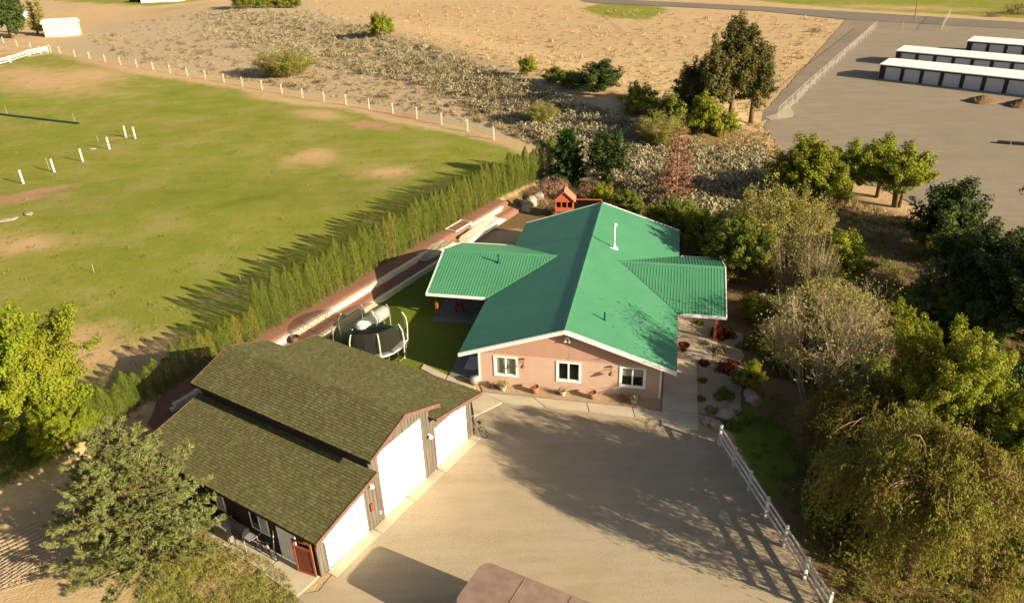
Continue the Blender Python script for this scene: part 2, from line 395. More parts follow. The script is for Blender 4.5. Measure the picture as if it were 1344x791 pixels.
# house and garage frames
HX, HY, HYAW = -1.707, 37.442, -.222
GX, GY, GYAW = -8.646, 22.871, .996
def Hw(a, b, z=0.0): c, s = math.cos(HYAW), math.sin(HYAW); return Vector((HX+a*c-b*s, HY+a*s+b*c, z))
def Gw(u, v, z=0.0): c, s = math.cos(GYAW), math.sin(GYAW); return Vector((GX+u*c-v*s, GY+u*s+v*c, z))
def xy(v): return (v[0], v[1])
drive = [xy(Gw(-.6, -.4)), xy(Gw(11.6, .02)), xy(G(622, 548)), xy(G(662, 528.5)), xy(G(760, 539)), xy(G(870, 552)), xy(G(916, 556)), xy(G(948, 580)), (12.2, 21.5), (12.6, 6), (-10.5, 6), (-10.2, 19), (-9.9, 22)]
sheet('driveway', drive, M['gravel'], .006, .07, 1, 'pale gravel yard between the garage and the white rail fence')
lotp = Gp([(1130, 24), (1075, 80), (1008, 158), (1004, 168), (1022, 196), (1050, 225), (1100, 238), (1160, 246), (1210, 275), (1268, 308), (1310, 320), (1400, 322), (1700, 300), (1700, 60), (1344, 38), (1240, 30)])
sheet('storage_lot', lotp, M['lot'], .03, .35, 2, 'gravel lot round the white storage units', step=2)
lane = Gp([(1112, 24), (1150, 26), (1100, 70), (1018, 152), (1000, 160), (1000, 150), (1050, 95)])
sheet('gravel_lane', lane, M['lane'], .05, .15, 3, 'grey gravel lane along the lot fence', step=2)
sheet('pale_patch', Gp([(1144, 34), (1148, 34), (1072, 106), (1040, 141), (1041, 155), (1010, 159), (1004, 154), (1024, 147), (1034, 139), (1064, 106)]), M['pale_dirt'], .07, .3, 4, 'pale dirt strip along the edge of the lot', step=1.5)
sheet('road', Gp([(600, -12), (760, -3), (900, 4), (1000, 9), (1100, 15), (1200, 21), (1344, 30), (1700, 50), (1700, 62), (1344, 39), (1200, 31), (1120, 27), (1000, 15), (900, 10), (760, 3), (600, -6)]), M['asphalt'], .09, 0, 5, 'grey asphalt road crossing behind the dry field')

# ------------------------------------------------------------------ terrace bank and retaining walls
def HT(t, s, z=0.0): p = HP0+HD*t+HN*s; return Vector((p[0], p[1], z))
T0, T1 = -21.5, 17.5
prof = [(-3.02, -.1), (-2.98, .40), (-2.4, .44), (-1.66, .44), (-1.60, .80), (-1.2, .86), (-.4, .90), (.5, .90), (1.2, .80)]
tb = MB(); nt_ = 60
for i in range(nt_+1):
    t = T0-1+(T1+1-T0)*i/nt_
    f = 1-.0*t
    for s, z in prof: tb.v.append(tuple(HT(t, s, z*(1 if z < 0 else min(1, max(0.02, (t-T0+1.2)/2))))))
for i in range(nt_):
    for j in range(len(prof)-1):
        a = i*len(prof)+j; tb.f.append((a, a+1, a+1+len(prof), a+len(prof)))
tag(link('terrace_bank', tb.mesh('terrace_bank', M['mulch'], True)), 'red mulch terraces stepping up to the hedge', kind='structure')
bl = MB(); bl.box((0, 0, 0), (.44, .30, .19)); bmesh_block = bl.mesh('wall_block', M['block'])
rg = random.Random(5)
def blockwall(name, label, t0, t1, s, z0, courses, wob=0.0):
    th = thing(name, label, 'retaining wall', HT(t0, s, z0), 0)
    base = HT(t0, s, z0); n = int((t1-t0)/.47)
    ang = math.atan2(HD[1], HD[0])
    for c in range(courses):
        for i in range(n):
            t = t0+(i+.5*(c % 2))*.47
            p = HT(t, s+wob*math.sin(t*.25)+rg.uniform(-.02, .02), z0+.1+c*.205)-base
            part('block', bmesh_block, th, p, (0, 0, ang+rg.uniform(-.05, .05)))
    return th
blockwall('retaining_wall', 'long upper pale block wall below the hedge', -21, 4.0, -1.72, .42, 2)
blockwall('retaining_wall', 'shorter lower pale block wall behind the trampoline', -17, 8.0, -3.14, 0, 2)
blockwall('retaining_wall', 'far upper pale block wall ending by the orange playhouse', 10.5, 16.5, -1.72, .42, 2)

# ------------------------------------------------------------------ concrete paths (each slab a piece)
def slabs(name, label, polys, mat, z=.05, bev=.02):
    th = bpy.data.objects.new(name, None); C.objects.link(th); tag(th, label, kind='structure')
    for poly in polys:
        cx = sum(p[0] for p in poly)/len(poly); cy = sum(p[1] for p in poly)/len(poly)
        q = [((p[0]-cx)*.995+cx-(bev*(1 if p[0] > cx else -1)), (p[1]-cy)*.995+cy) for p in poly]
        mb = MB(); mb.prism([(p[0]-cx, p[1]-cy) for p in q], -.1, z, lambda a, b, d: (a, b, d))
        o = part('slab', mb.mesh('slab', mat), th, (cx, cy, 0))
    return th
fp = []
A_ = [G(632, 515.5), G(700, 522), G(770, 529), G(830, 535), G(868, 539.5)]; B_ = [G(660, 528.5), G(715, 534), G(773, 540), G(833, 547.5), G(872, 552)]
for i in range(4): fp.append([xy(A_[i]), xy(A_[i+1]), xy(B_[i+1]), xy(B_[i])])
fp.append([xy(G(616, 513)), xy(A_[0]), xy(B_[0]), xy(G(622, 547))])
slabs('front_path', 'pale concrete path along the front of the pink house', fp, M['concrete'])
rp = []
er = [(10.75, -.4), (10.75, 2.2), (10.75, 4.4), (10.75, 6.6), (10.75, 8.6), (10.75, 10.6)]
outer = {(-.4): 12.55, 2.2: 12.6, 4.4: 13.1, 6.6: 13.5, 8.6: 13.9, 10.6: 14.2}
bs = [-2.5, -.9, 1.0, 3.0, 5.0, 7.0, 9.0, 11.0]; oo = [12.6, 12.6, 12.6, 12.6, 13.4, 13.6, 14.0, 14.2]
for i in range(len(bs)-1):
    rp.append([xy(Hw(10.55, bs[i]+.01)), xy(Hw(oo[i+1] if i > 3 else 12.6, bs[i]+.01)), xy(Hw(oo[i+1] if i > 3 else 12.6, bs[i+1])), xy(Hw(10.55, bs[i+1]))])
slabs('side_patio', 'pale concrete patio along the right side of the house', rp, M['concrete'], .055)
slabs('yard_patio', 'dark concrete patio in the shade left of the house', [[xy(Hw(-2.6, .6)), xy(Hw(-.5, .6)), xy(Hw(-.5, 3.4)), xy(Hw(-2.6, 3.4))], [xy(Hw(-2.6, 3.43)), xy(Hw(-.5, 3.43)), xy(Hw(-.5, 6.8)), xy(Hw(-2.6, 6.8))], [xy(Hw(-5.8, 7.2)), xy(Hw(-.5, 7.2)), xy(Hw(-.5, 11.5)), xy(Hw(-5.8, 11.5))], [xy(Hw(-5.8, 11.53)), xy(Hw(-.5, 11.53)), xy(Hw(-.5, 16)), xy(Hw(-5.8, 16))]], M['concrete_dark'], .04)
slabs('link_path', 'narrow pale concrete walk from the front path to the yard lawn', [[xy(G(588, 493)), xy(G(624, 508)), xy(G(620, 520)), xy(G(584, 500))], [xy(G(556, 478)), xy(G(587, 492.5)), xy(G(583, 499.5)), xy(G(552, 484))]], M['concrete'], .045)
slabs('garage_walk', 'concrete walk beside the dark side wall of the garage', [[xy(Gw(-1.3, .1)), xy(Gw(-.02, .1)), xy(Gw(-.02, 2.4)), xy(Gw(-1.2, 2.4))], [xy(Gw(-1.1, 2.43)), xy(Gw(-.02, 2.43)), xy(Gw(-.02, 5)), xy(Gw(-1.1, 5))], [xy(Gw(-1.0, 5.03)), xy(Gw(-.02, 5.03)), xy(Gw(-.02, 7.6)), xy(Gw(-1.0, 7.6))]], M['concrete'], .04)
apron = [[xy(Gw(u0+.01, -.55)), xy(Gw(u1-.01, -.55)), xy(Gw(u1-.01, -.02)), xy(Gw(u0+.01, -.02))] for u0, u1 in ((.3, 3.3), (3.3, 5.8), (5.8, 8.2), (8.2, 11.5))]
slabs('door_apron', 'thin concrete apron under the white garage doors', apron, M['concrete'], .03)
bed = [xy(Hw(-.45, .02)), xy(Hw(10.5, .02)), xy(G(868, 538)), xy(G(830, 534)), xy(G(770, 528)), xy(G(700, 521)), xy(G(634, 514.5))]
sheet('gravel_bed', bed, M['gravel_bed'], .03, 0, 7, 'pea gravel bed under the three front windows')
sheet('planting_bed', [xy(Hw(12.62, -.8)), xy(Hw(12.62, 5)), xy(Hw(13.6, 5.1)), xy(Hw(13.9, 9)), xy(Hw(15.6, 9)), xy(Hw(15.4, 4)), xy(Hw(14.9, 0)), xy(Hw(14, -1.5))], M['gravel_bed'], .02, .1, 8, 'brown planting bed between the side patio and the rocks')

# ------------------------------------------------------------------ house
EZ, RZ_, RA0, RA1, RB0, RB1 = 2.204, 4.356, -1.62, 11.24, -.2, 21.5
AM = (RA0+RA1)/2; PIT = (RZ_-EZ)/(AM-RA0)
WA0, WA1, WB0, WB1 = -.487, 10.40, .27, 21.1
house = thing('house', 'pink stucco house with a large green metal roof and a wing on each side', 'house', Hw(0, 0), HYAW)
def ptop(a): return EZ+PIT*(min(a, 2*AM-a)-RA0)
wins = [(.55, 1.81, .68, 1.88), (4.37, 5.63, .69, 1.88), (8.11, 9.42, .70, 1.90)]
mb = MB(); edges = [WA0]
for a0, a1, z0, z1 in wins: edges += [a0, a1]
edges.append(WA1)
for i in range(0, len(edges), 2): mb.mm((edges[i], WB0, -.1), (edges[i+1], WB0+.2, 2.2))
for a0, a1, z0, z1 in wins: mb.mm((a0, WB0, -.1), (a1, WB0+.2, z0)); mb.mm((a0, WB0, z1), (a1, WB0+.2, 2.2))
part('front_wall', mb.mesh('front_wall', M['stucco']), house)
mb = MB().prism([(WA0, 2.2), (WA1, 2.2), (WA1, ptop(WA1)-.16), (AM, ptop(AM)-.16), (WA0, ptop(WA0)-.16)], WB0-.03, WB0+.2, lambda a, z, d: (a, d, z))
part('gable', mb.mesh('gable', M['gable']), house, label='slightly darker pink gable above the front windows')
mb = MB().prism([(WA0, -.1), (WA1, -.1), (WA1, ptop(WA1)-.16), (AM, ptop(AM)-.16), (WA0, ptop(WA0)-.16)], WB1-.2, WB1, lambda a, z, d: (a, d, z))
part('back_wall', mb.mesh('back_wall', M['stucco']), house)
for x0, x1 in ((WA0, WA0+.2), (WA1-.2, WA1)):
    mb = MB().mm((x0, WB0+.2, -.1), (x1, WB1-.2, ptop(WA0)-.17)); part('side_wall', mb.mesh('side_wall', M['stucco']), house)
mb = MB().mm((WA0+.2, WB0+.2, -.08), (WA1-.2, WB1-.2, .02)); part('floor', mb.mesh('floor', M['concrete_dark']), house)
for x in (WA0-.03, WA1-.07):
    mb = MB().mm((x, WB0-.03, 0), (x+.10, WB0+.08, ptop(WA0)-.18)); part('corner_trim', mb.mesh('corner_trim', M['white_trim']), house)
for i, (a0, a1, z0, z1) in enumerate(wins):
    mb = MB(); t = .11
    mb.mm((a0-t, WB0-.035, z0-t), (a1+t, WB0+.02, z0)); mb.mm((a0-t, WB0-.035, z1), (a1+t, WB0+.02, z1+t))
    mb.mm((a0-t, WB0-.035, z0), (a0, WB0+.02, z1)); mb.mm((a1, WB0-.035, z0), (a1+t, WB0+.02, z1))
    wn = part('window', mb.mesh('window', M['white_trim']), house, label=['front window with pale curtains drawn', 'middle front window with dark panes', 'right front window with half raised blind'][i])
    m = (a0+a1)/2
    part('mullion', MB().mm((m-.045, WB0-.02, z0), (m+.045, WB0+.05, z1)).mesh('mullion', M['white_trim']), wn)
    part('sash', MB().mm((a0, WB0+.0, z0), (a0+.05, WB0+.05, z1)).mm((a1-.05, WB0+.0, z0), (a1, WB0+.05, z1)).mm((a0+.05, WB0, z0), (m-.045, WB0+.05, z0+.05)).mm((m+.045, WB0, z0), (a1-.05, WB0+.05, z0+.05)).mesh('sash', M['white_trim']), wn)
    part('pane', MB().mm((a0+.05, WB0+.055, z0+.02), (m-.0, WB0+.065, z1)).mesh('pane', M['glass']), wn)
    part('pane', MB().mm((m+.001, WB0+.055, z0+.02), (a1-.05, WB0+.065, z1)).mesh('pane', M['glass']), wn)
    cb = MB()
    zc = {0: z0, 1: None, 2: z0+.6}[i]
    if zc is not None:
        for k in range(14):
            x0 = a0+(a1-a0)*k/14; cb.mm((x0, WB0+.12+.02*(k % 2), zc), (x0+(a1-a0)/14, WB0+.13+.02*(k % 2), z1))
        part('curtain', cb.mesh('curtain', M['curtain']), wn)
# main roof
def slope(name, a_e, a_r, b0, b1, ze, zr, sp=.30, label=None):
    """rib-and-pan metal sheet from eave (a_e) to ridge (a_r)"""
    mb = MB(); th = .05
    mb.add([(a_e, b0, ze), (a_r, b0, zr), (a_r, b1, zr), (a_e, b1, ze), (a_e, b0, ze-th), (a_r, b0, zr-th), (a_r, b1, zr-th), (a_e, b1, ze-th)], [(0, 1, 2, 3), (4, 7, 6, 5), (0, 4, 5, 1), (2, 6, 7, 3), (0, 3, 7, 4), (1, 5, 6, 2)])
    b = b0+.02
    while b < b1-.03:
        w_, h_ = .02, .013
        mb.add([(a_e, b-w_, ze+.001), (a_e, b, ze+h_), (a_e, b+w_, ze+.001), (a_r, b-w_, zr+.001), (a_r, b, zr+h_), (a_r, b+w_, zr+.001)], [(0, 1, 4, 3), (1, 2, 5, 4), (0, 2, 1)]); b += sp
    return mb
part('roof_slope', slope('l', RA0, AM, RB0, RB1, EZ, RZ_).mesh('roof_slope', M['green_metal']), house)
part('roof_slope', slope('r', RA1, AM, RB0, RB1, EZ, RZ_).mesh('roof_slope', M['green_metal']), house)
part('ridge_cap', MB().prism([(AM-.20, RZ_-.20*PIT+.03), (AM, RZ_+.05), (AM+.20, RZ_-.20*PIT+.03), (AM, RZ_+.02)], RB0-.02, RB1+.02, lambda a, z, d: (a, d, z)).mesh('ridge_cap', M['green_metal']), house)
def rake(bf, sgn):
    for side in (-1, 1):
        ae = RA0 if side < 0 else RA1
        mb = MB().prism([(ae, EZ-.22), (AM, RZ_-.22), (AM, RZ_-.03), (ae, EZ-.03)], bf-.035*sgn-.02, bf-.035*sgn+.02, lambda a, z, d: (a, d, z))
        part('fascia', mb.mesh('fascia', M['white_trim']), house)
        mb = MB().prism([(ae, EZ-.0), (AM, RZ_-.0), (AM, RZ_+.035), (ae, EZ+.035)], bf-.05, bf+.05, lambda a, z, d: (a, d, z))
        part('rake_trim', mb.mesh('rake_trim', M['white_trim']), house)
rake(RB0, 1); rake(RB1, -1)
part('soffit', MB().prism([(RA0+.05, EZ-.07), (AM, RZ_-.07), (AM, RZ_-.11), (RA0+.05, EZ-.11)], RB0+.02, RB1-.02, lambda a, z, d: (a, d, z)).prism([(RA1-.05, EZ-.07), (AM, RZ_-.07), (AM, RZ_-.11), (RA1-.05, EZ-.11)], RB0+.02, RB1-.02, lambda a, z, d: (a, d, z)).mesh('soffit', M['stucco']), house)
# wings
WZ = 3.594
def wing(side, ww, b0, b1, lab):
    sg = -1 if side < 0 else 1; ae = RA0 if side < 0 else RA1; ao = ae+sg*ww; bm = (b0+b1)/2
    run = (WZ-EZ)/PIT; ai = ae-sg*run; lift = .028
    for be in (b0, b1):
        z0 = EZ+lift; z1 = WZ+lift; mb = MB()
        mb.add([(ao, be, z0), (ae, be, z0), (ai, bm, z1), (ao, bm, z1), (ao, be, z0-.05), (ae, be, z0-.05), (ai, bm, z1-.05), (ao, bm, z1-.05)], [(0, 1, 2, 3), (4, 7, 6, 5), (0, 4, 5, 1), (1, 5, 6, 2), (3, 2, 6, 7), (0, 3, 7, 4)])
        a = ao-sg*.06
        while (a-ai)*sg > .1:
            f = 0 if (a-ae)*sg >= 0 else min(1, (ae-a)*sg/run)
            bs_, zs_ = be+(bm-be)*f, z0+(z1-z0)*f; w_, h_ = .02, .024
            mb.add([(a-w_, bs_, zs_), (a, bs_, zs_+h_), (a+w_, bs_, zs_), (a-w_, bm, z1), (a, bm, z1+h_), (a+w_, bm, z1)], [(0, 1, 4, 3), (1, 2, 5, 4), (0, 2, 1)]); a -= sg*.205
        part('wing_roof', mb.mesh('wing_roof', M['green_metal']), house)
        # white trims
        mb = MB().add([(ao-sg*.0, be, z0+.04), (ao+sg*.06, be, z0+.04), (ao+sg*.06, bm, z1+.04), (ao, bm, z1+.04), (ao, be, z0-.16), (ao+sg*.06, be, z0-.16), (ao+sg*.06, bm, z1-.16), (ao, bm, z1-.16)], [(0, 1, 2, 3), (4, 7, 6, 5), (0, 4, 5, 1), (1, 5, 6, 2), (3, 2, 6, 7), (0, 3, 7, 4)])
        part('wing_fascia', mb.mesh('wing_fascia', M['white_trim']), house)
        sb = -1 if be == b0 else 1
        x0, x1 = sorted((ao+sg*.06, ae+sg*.15))
        mb = MB().mm((x0, be+sb*.003, EZ-.13), (x1, be+sb*.10, EZ+.045)); part('gutter', mb.mesh('gutter', M['white_trim']), house)
    part('wing_ridge', MB().prism([(bm-.18, WZ-.03), (bm, WZ+.085), (bm+.18, WZ-.03), (bm, WZ+.03)], ao, ai, lambda b, z, d: (d, b, z)).mesh('wing_ridge', M['green_metal']), house)
    return ao, bm
wing(-1, 4.35, 7.19, 16.42, 'left'); wing(1, 3.02, 6.9, 16.2, 'right')
for a, b in ((-5.6, 8.0), (-5.6, 12.0), (-5.6, 15.6), (13.75, 7.7), (13.95, 11.4), (13.95, 15.6)):
    zt = EZ-.1+.3*min(b-6.9, 16.4-b); part('porch_post', MB().mm((a-.09, b-.09, 0), (a+.09, b+.09, zt)).mesh('porch_post', M['redwood']), house)
for a0, a1, bb in ((-5.7, -.5, 7.9), (10.4, 14.0, 7.6)):
    part('porch_beam', MB().mm((a0, bb, EZ-.16), (a1, bb+.12, EZ+.02)).mesh('porch_beam', M['redwood']), house)
# flue and vents
fz = ptop(6.48); fl = part('flue_pipe', MB().lathe([(.065, -.1), (.065, 1.75)], 12).mesh('flue_pipe', M['tank_white'], True), house, (6.48, 13.46, fz))
part('flue_cap', MB().lathe([(.08, 1.70), (.16, 1.74), (.16, 1.84), (.07, 1.9)], 12).mesh('flue_cap', M['tank_white']), fl)
part('flashing', MB().lathe([(.22, -.16), (.14, .14), (.07, .34)], 12).box((0, 0, -.02), (.6, .5, .05), M=Matrix.Rotation(math.atan(PIT), 3, 'Y')).mesh('flashing', M['tank_white']), fl)
M['dark_green'] = simple('dark_green_pipe', (.01, .06, .04), .5, .2, 4)
part('roof_vent', MB().lathe([(.055, -.1), (.055, .55)], 8).lathe([(.14, -.08), (.07, .1)], 8).mesh('roof_vent', M['dark_green']), house, (6.84, 2.6, ptop(6.84)))
part('roof_vent', MB().lathe([(.06, -.1), (.06, .6)], 8).lathe([(.14, -.08), (.07, .1)], 8).mesh('roof_vent', M['dark_green']), house, (-1.57, 10.7, WZ-.29*1.0+.05))
# wall lamps
def lampm():
    b = MB().tube([(0, 0, 0), (0, -.12, .05), (0, -.30, .0)], .025, 6)
    b.lathe([(.05, .0), (.06, -.06), (.16, -.2), (.15, -.21)], 10, (0, -.3, .02)); b.lathe([(.07, .0), (.09, .06), (.02, .12)], 8, (0, -.08, .18)); return b.mesh('wall_lamp', M['bronze'])
lm = lampm()
for a, z in ((2.30, 1.72), (7.52, 1.74)): part('wall_lamp', lm, house, (a, WB0-.0, z))
part('flood_lamp', MB().lathe([(.04, 0), (.09, -.18), (.10, -.2)], 8, (-.12, -.14, .1)).lathe([(.04, 0), (.09, -.18), (.10, -.2)], 8, (.12, -.14, .1)).box((0, -.05, .1), (.2, .1, .12)).mesh('flood_lamp', M['white_trim']), house, (4.93, WB0-.03, 3.55))
part('conduit', MB().mm((4.99, WB0-.03, 2.15), (5.02, WB0-.005, 3.6)).mesh('conduit', M['stucco']), house)
part('downspout', MB().tube([(WA0-.08, WB0+.15, 2.2), (WA0-.08, WB0+.10, .25), (WA0-.1, WB0-.3, .1)], .05, 6).mesh('downspout', M['white_trim']), house)
mb = MB().mm((WA0-.03, 1.4, .1), (WA0-.005, 2.35, 2.15)); part('side_door', mb.mesh('side_door', M['white_trim']), house)

# ------------------------------------------------------------------ garage
gar = thing('garage', 'three bay garage with mossy brown shingle roofs and white overhead doors', 'garage', Gw(0, 0), GYAW)
GV = 11.55
LR0, LRZ0, LR1, LRZ1 = -.33, 2.47, 3.62, 3.38
MU0, MU1, MZ0, MZR = 3.29, 8.32, 4.22, 5.14; MM = (MU0+MU1)/2
RR0, RRZ0, RR1, RRZ1 = 7.95, 3.50, 11.9, 2.76
def wallbands(u0, u1, dooru0, dooru1, doorz, topf):
    mb = MB()
    n = max(1, int((u1-u0)/.21))
    for i in range(n):
        a, b = u0+(u1-u0)*i/n, u0+(u1-u0)*(i+1)/n; zt0, zt1 = topf(a), topf(b)
        zb = -.1
        m = (a+b)/2
        if dooru0 < m < dooru1: zb = doorz
        g = .012
        mb.prism([(a+g, zb), (b-g, zb), (b-g, zt1), (a+g, zt0)], .0, .12, lambda p, q, d: (p, d, q))
    mb.prism([(u0, doorz), (u1, doorz), (u1, topf(u1)), (u0, topf(u0))], .02, .10, lambda p, q, d: (p, d, q))
    if dooru0 > u0: mb.mm((u0, .02, -.1), (dooru0, .10, doorz))
    if dooru1 < u1: mb.mm((dooru1, .02, -.1), (u1, .10, doorz))
    return mb
def lz(u): return LRZ0+(LRZ1-LRZ0)*(u-LR0)/(LR1-LR0)-.07
def mz(u): return MZ0+(MZR-MZ0)*(min(u, 2*MM-u)-MU0)/(MM-MU0)-.07
def rz(u): return RRZ0+(RRZ1-RRZ0)*(u-RR0)/(RR1-RR0)-.07
part('front_siding', wallbands(0, 3.6, .56, 2.95, 2.36, lz).mesh('front_siding', M['siding_grey']), gar, label='weathered grey board siding of the left bay')
part('front_siding', wallbands(3.6, 8.0, 4.26, 7.24, 3.71, mz).mesh('front_siding', M['siding_grey']), gar, label='weathered grey board siding of the tall middle bay')
part('front_siding', wallbands(8.0, 11.5, 8.40, 10.90, 2.44, rz).mesh('front_siding', M['siding_grey']), gar, label='weathered grey board siding of the right bay')
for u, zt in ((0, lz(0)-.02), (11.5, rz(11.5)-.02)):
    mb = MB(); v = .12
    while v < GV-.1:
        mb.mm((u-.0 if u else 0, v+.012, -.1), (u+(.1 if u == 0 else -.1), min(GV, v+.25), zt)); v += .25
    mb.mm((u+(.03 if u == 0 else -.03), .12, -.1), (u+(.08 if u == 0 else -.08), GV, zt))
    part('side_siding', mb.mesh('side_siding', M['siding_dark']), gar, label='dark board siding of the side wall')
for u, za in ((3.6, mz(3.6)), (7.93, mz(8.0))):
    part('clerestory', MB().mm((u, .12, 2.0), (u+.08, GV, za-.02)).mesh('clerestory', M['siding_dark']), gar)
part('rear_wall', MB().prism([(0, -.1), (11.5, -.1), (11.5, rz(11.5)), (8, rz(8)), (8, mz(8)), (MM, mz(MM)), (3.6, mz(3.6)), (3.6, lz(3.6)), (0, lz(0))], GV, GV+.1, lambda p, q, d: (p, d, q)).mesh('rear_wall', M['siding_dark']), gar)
for i, (u0, u1, zt, npan) in enumerate(((.56, 2.95, 2.36, 4), (4.26, 7.24, 3.71, 7), (8.40, 10.90, 2.44, 4))):
    d = part('garage_door', MB().mm((u0-.07, -.02, 0), (u0, .06, zt+.07)).mm((u1, -.02, 0), (u1+.07, .06, zt+.07)).mm((u0, -.02, zt), (u1, .06, zt+.07)).mesh('garage_door', M['white_door']), gar,
        label=['low white overhead door of the left bay', 'tall white overhead door of the middle bay', 'low white overhead door of the right bay'][i])
    h = (zt-.03)/npan
    for k in range(npan):
        part('door_panel', MB().mm((u0+.003, .01, .03+k*h), (u1-.003, .05, .03+(k+1)*h-.012)).mesh('door_panel', M['white_door']), d)
# shingled roofs
def shingles(name, u_e, z_e, u_r, z_r, v0, v1, seed, label):
    r = np.random.RandomState(seed); L = math.hypot(u_r-u_e, z_r-z_e); e = np.array([(u_r-u_e)/L, 0, (z_r-z_e)/L]); nn = np.array([-e[2], 0, e[0]])
    if nn[2] < 0: nn = -nn
    V = []; F = []
    o0 = np.array([u_e, 0, z_e])
    nc = int(L/.145); cl = L/nc
    for c in range(nc):
        x = v0-(c % 2)*.12-r.rand()*.1
        while x < v1:
            wd = r.choice([.11, .15, .2]); a = max(x, v0); b = min(x+wd-.008, v1); x += wd
            if b-a < .03: continue
            lo = c*cl-r.rand()*.025; hi = (c+1)*cl+.02; th = .026+r.rand()*.016
            p = lambda s, y, hgt: o0+e*s+np.array([0, y, 0])+nn*hgt
            k = len(V); V += [p(lo, a, 0), p(lo, b, 0), p(lo, a, th), p(lo, b, th), p(hi, a, .004), p(hi, b, .004)]
            F += [(k, k+1, k+3, k+2), (k+2, k+3, k+5, k+4), (k, k+2, k+4, k+4), (k+1, k+5, k+3, k+3)]
    mb = MB(); mb.v = [tuple(v) for v in V]; mb.f = [tuple(dict.fromkeys(f)) for f in F]
    q = [(u_e, v0, z_e-.01), (u_r, v0, z_r-.01), (u_r, v1, z_r-.01), (u_e, v1, z_e-.01)]
    base = MB().add(q+[(a, b, c-.1) for a, b, c in q], [(0, 1, 2, 3), (4, 7, 6, 5), (0, 4, 5, 1), (1, 5, 6, 2), (2, 6, 7, 3), (3, 7, 4, 0)])
    rp_ = part('roof_slope', base.mesh('roof_slope', M['siding_dark']), gar, label=label)
    me = bpy.data.meshes.new('shingles'); me.from_pydata(mb.v, [], mb.f); me.materials.append(M['shingle'])
    part('shingles', me, rp_, kind='stuff')
V0, V1 = -.5, 11.9
shingles('a', LR0, LRZ0, LR1, LRZ1, V0, V1, 1, 'low left shingle roof over the lean-to bay')
shingles('b', MU0, MZ0, MM, MZR, V0, V1, 2, 'left slope of the tall middle roof')
shingles('c', MU1, MZ0, MM, MZR, V0, V1, 3, 'right slope of the tall middle roof')
shingles('d', RR1, RRZ1, RR0, RRZ0, V0, V1, 4, 'low right shingle roof nearest the house')
mb = MB()
for i in range(50):
    v = V0+.25*i; mb.prism([(MM-.17, MZR-.05), (MM, MZR+.055), (MM+.17, MZR-.05), (MM, MZR)], v, v+.24, lambda p, q, d: (p, d, q))
part('ridge_shingles', mb.mesh('ridge_shingles', M['shingle']), gar)
for (a, za, b, zb) in ((LR0, LRZ0, LR1, LRZ1), (MU0, MZ0, MM, MZR), (MM, MZR, MU1, MZ0), (RR0, RRZ0, RR1, RRZ1)):
    for vv in (V0-.03, V1+.005):
        part('fascia', MB().prism([(a, za-.17), (b, zb-.17), (b, zb+.045), (a, za+.045)], vv, vv+.03, lambda p, q, d: (p, d, q)).mesh('fascia', M['fascia_red']), gar)
for a, za in ((LR0, LRZ0), (MU0, MZ0), (MU1, MZ0), (RR1, RRZ1)):
    part('eave_board', MB().mm((a-.03 if a < 5 else a, V0, za-.14), (a if a < 5 else a+.03, V1, za-.0)).mesh('eave_board', M['siding_dark']), gar)
gl = MB().box((0, -.08, 0), (.1, .14, .08)).lathe([(.05, .02), (.13, -.10), (.12, -.12)], 8, (0, -.2, 0)).mesh('bay_lamp', M['white_trim'])
for u, z in ((3.45, 2.62), (7.8, 2.5), (.28, 2.15)): part('bay_lamp', gl, gar, (u, 0, z))
part('meter_box', MB().mm((3.30, -.09, 1.1), (3.46, 0, 1.5)).mesh('meter_box', M['rust']), gar)
part('outlet_box', MB().mm((3.85, -.06, .5), (3.95, 0, .62)).mesh('outlet_box', M['white_trim']), gar)
part('man_door', MB().mm((-.05, 1.35, .05), (-.01, 2.30, 2.1)).mm((-.055, 1.25, .03), (-.005, 1.35, 2.2)).mm((-.055, 2.3, .03), (-.005, 2.4, 2.2)).mesh('man_door', M['white_paint']), gar, label='pale grey side door')
for v in (3.6, 6.6):
    wn = part('window', MB().mm((-.04, v-.6, .9), (-.004, v-.55, 1.95)).mm((-.04, v+.55, .9), (-.004, v+.6, 1.95)).mm((-.04, v-.6, .85), (-.004, v+.6, .9)).mm((-.04, v-.6, 1.95), (-.004, v+.6, 2.0)).mm((-.035, v-.02, .9), (-.004, v+.02, 1.95)).mesh('window', M['white_trim']), gar)
    part('pane', MB().mm((-.02, v-.55, .9), (-.006, v-.02, 1.95)).mesh('pane', M['grey_metal']), wn); part('pane', MB().mm((-.02, v+.02, .9), (-.006, v+.55, 1.95)).mesh('pane', M['glass']), wn)

# red framed gate leaning open beside the garage corner
gt = thing('screen_gate', 'red wooden framed gate standing open at the front corner of the garage', 'gate', Gw(-.12, .15), GYAW+rad(100))
mb = MB(); W_, H_ = 1.0, 1.95
for x in (0, W_-.09): mb.mm((x, -.03, .05), (x+.09, .03, H_))
for z in (.05, 1.5, H_-.09): mb.mm((.09, -.028, z), (W_-.09, .028, z+.09))
part('gate_frame', mb.mesh('gate_frame', M['redwood']), gt)
for k in range(6): part('slat', MB().mm((.10+k*.135, -.015, .14), (.225+k*.135, .01, 1.5)).mesh('slat', M['rust']), gt)

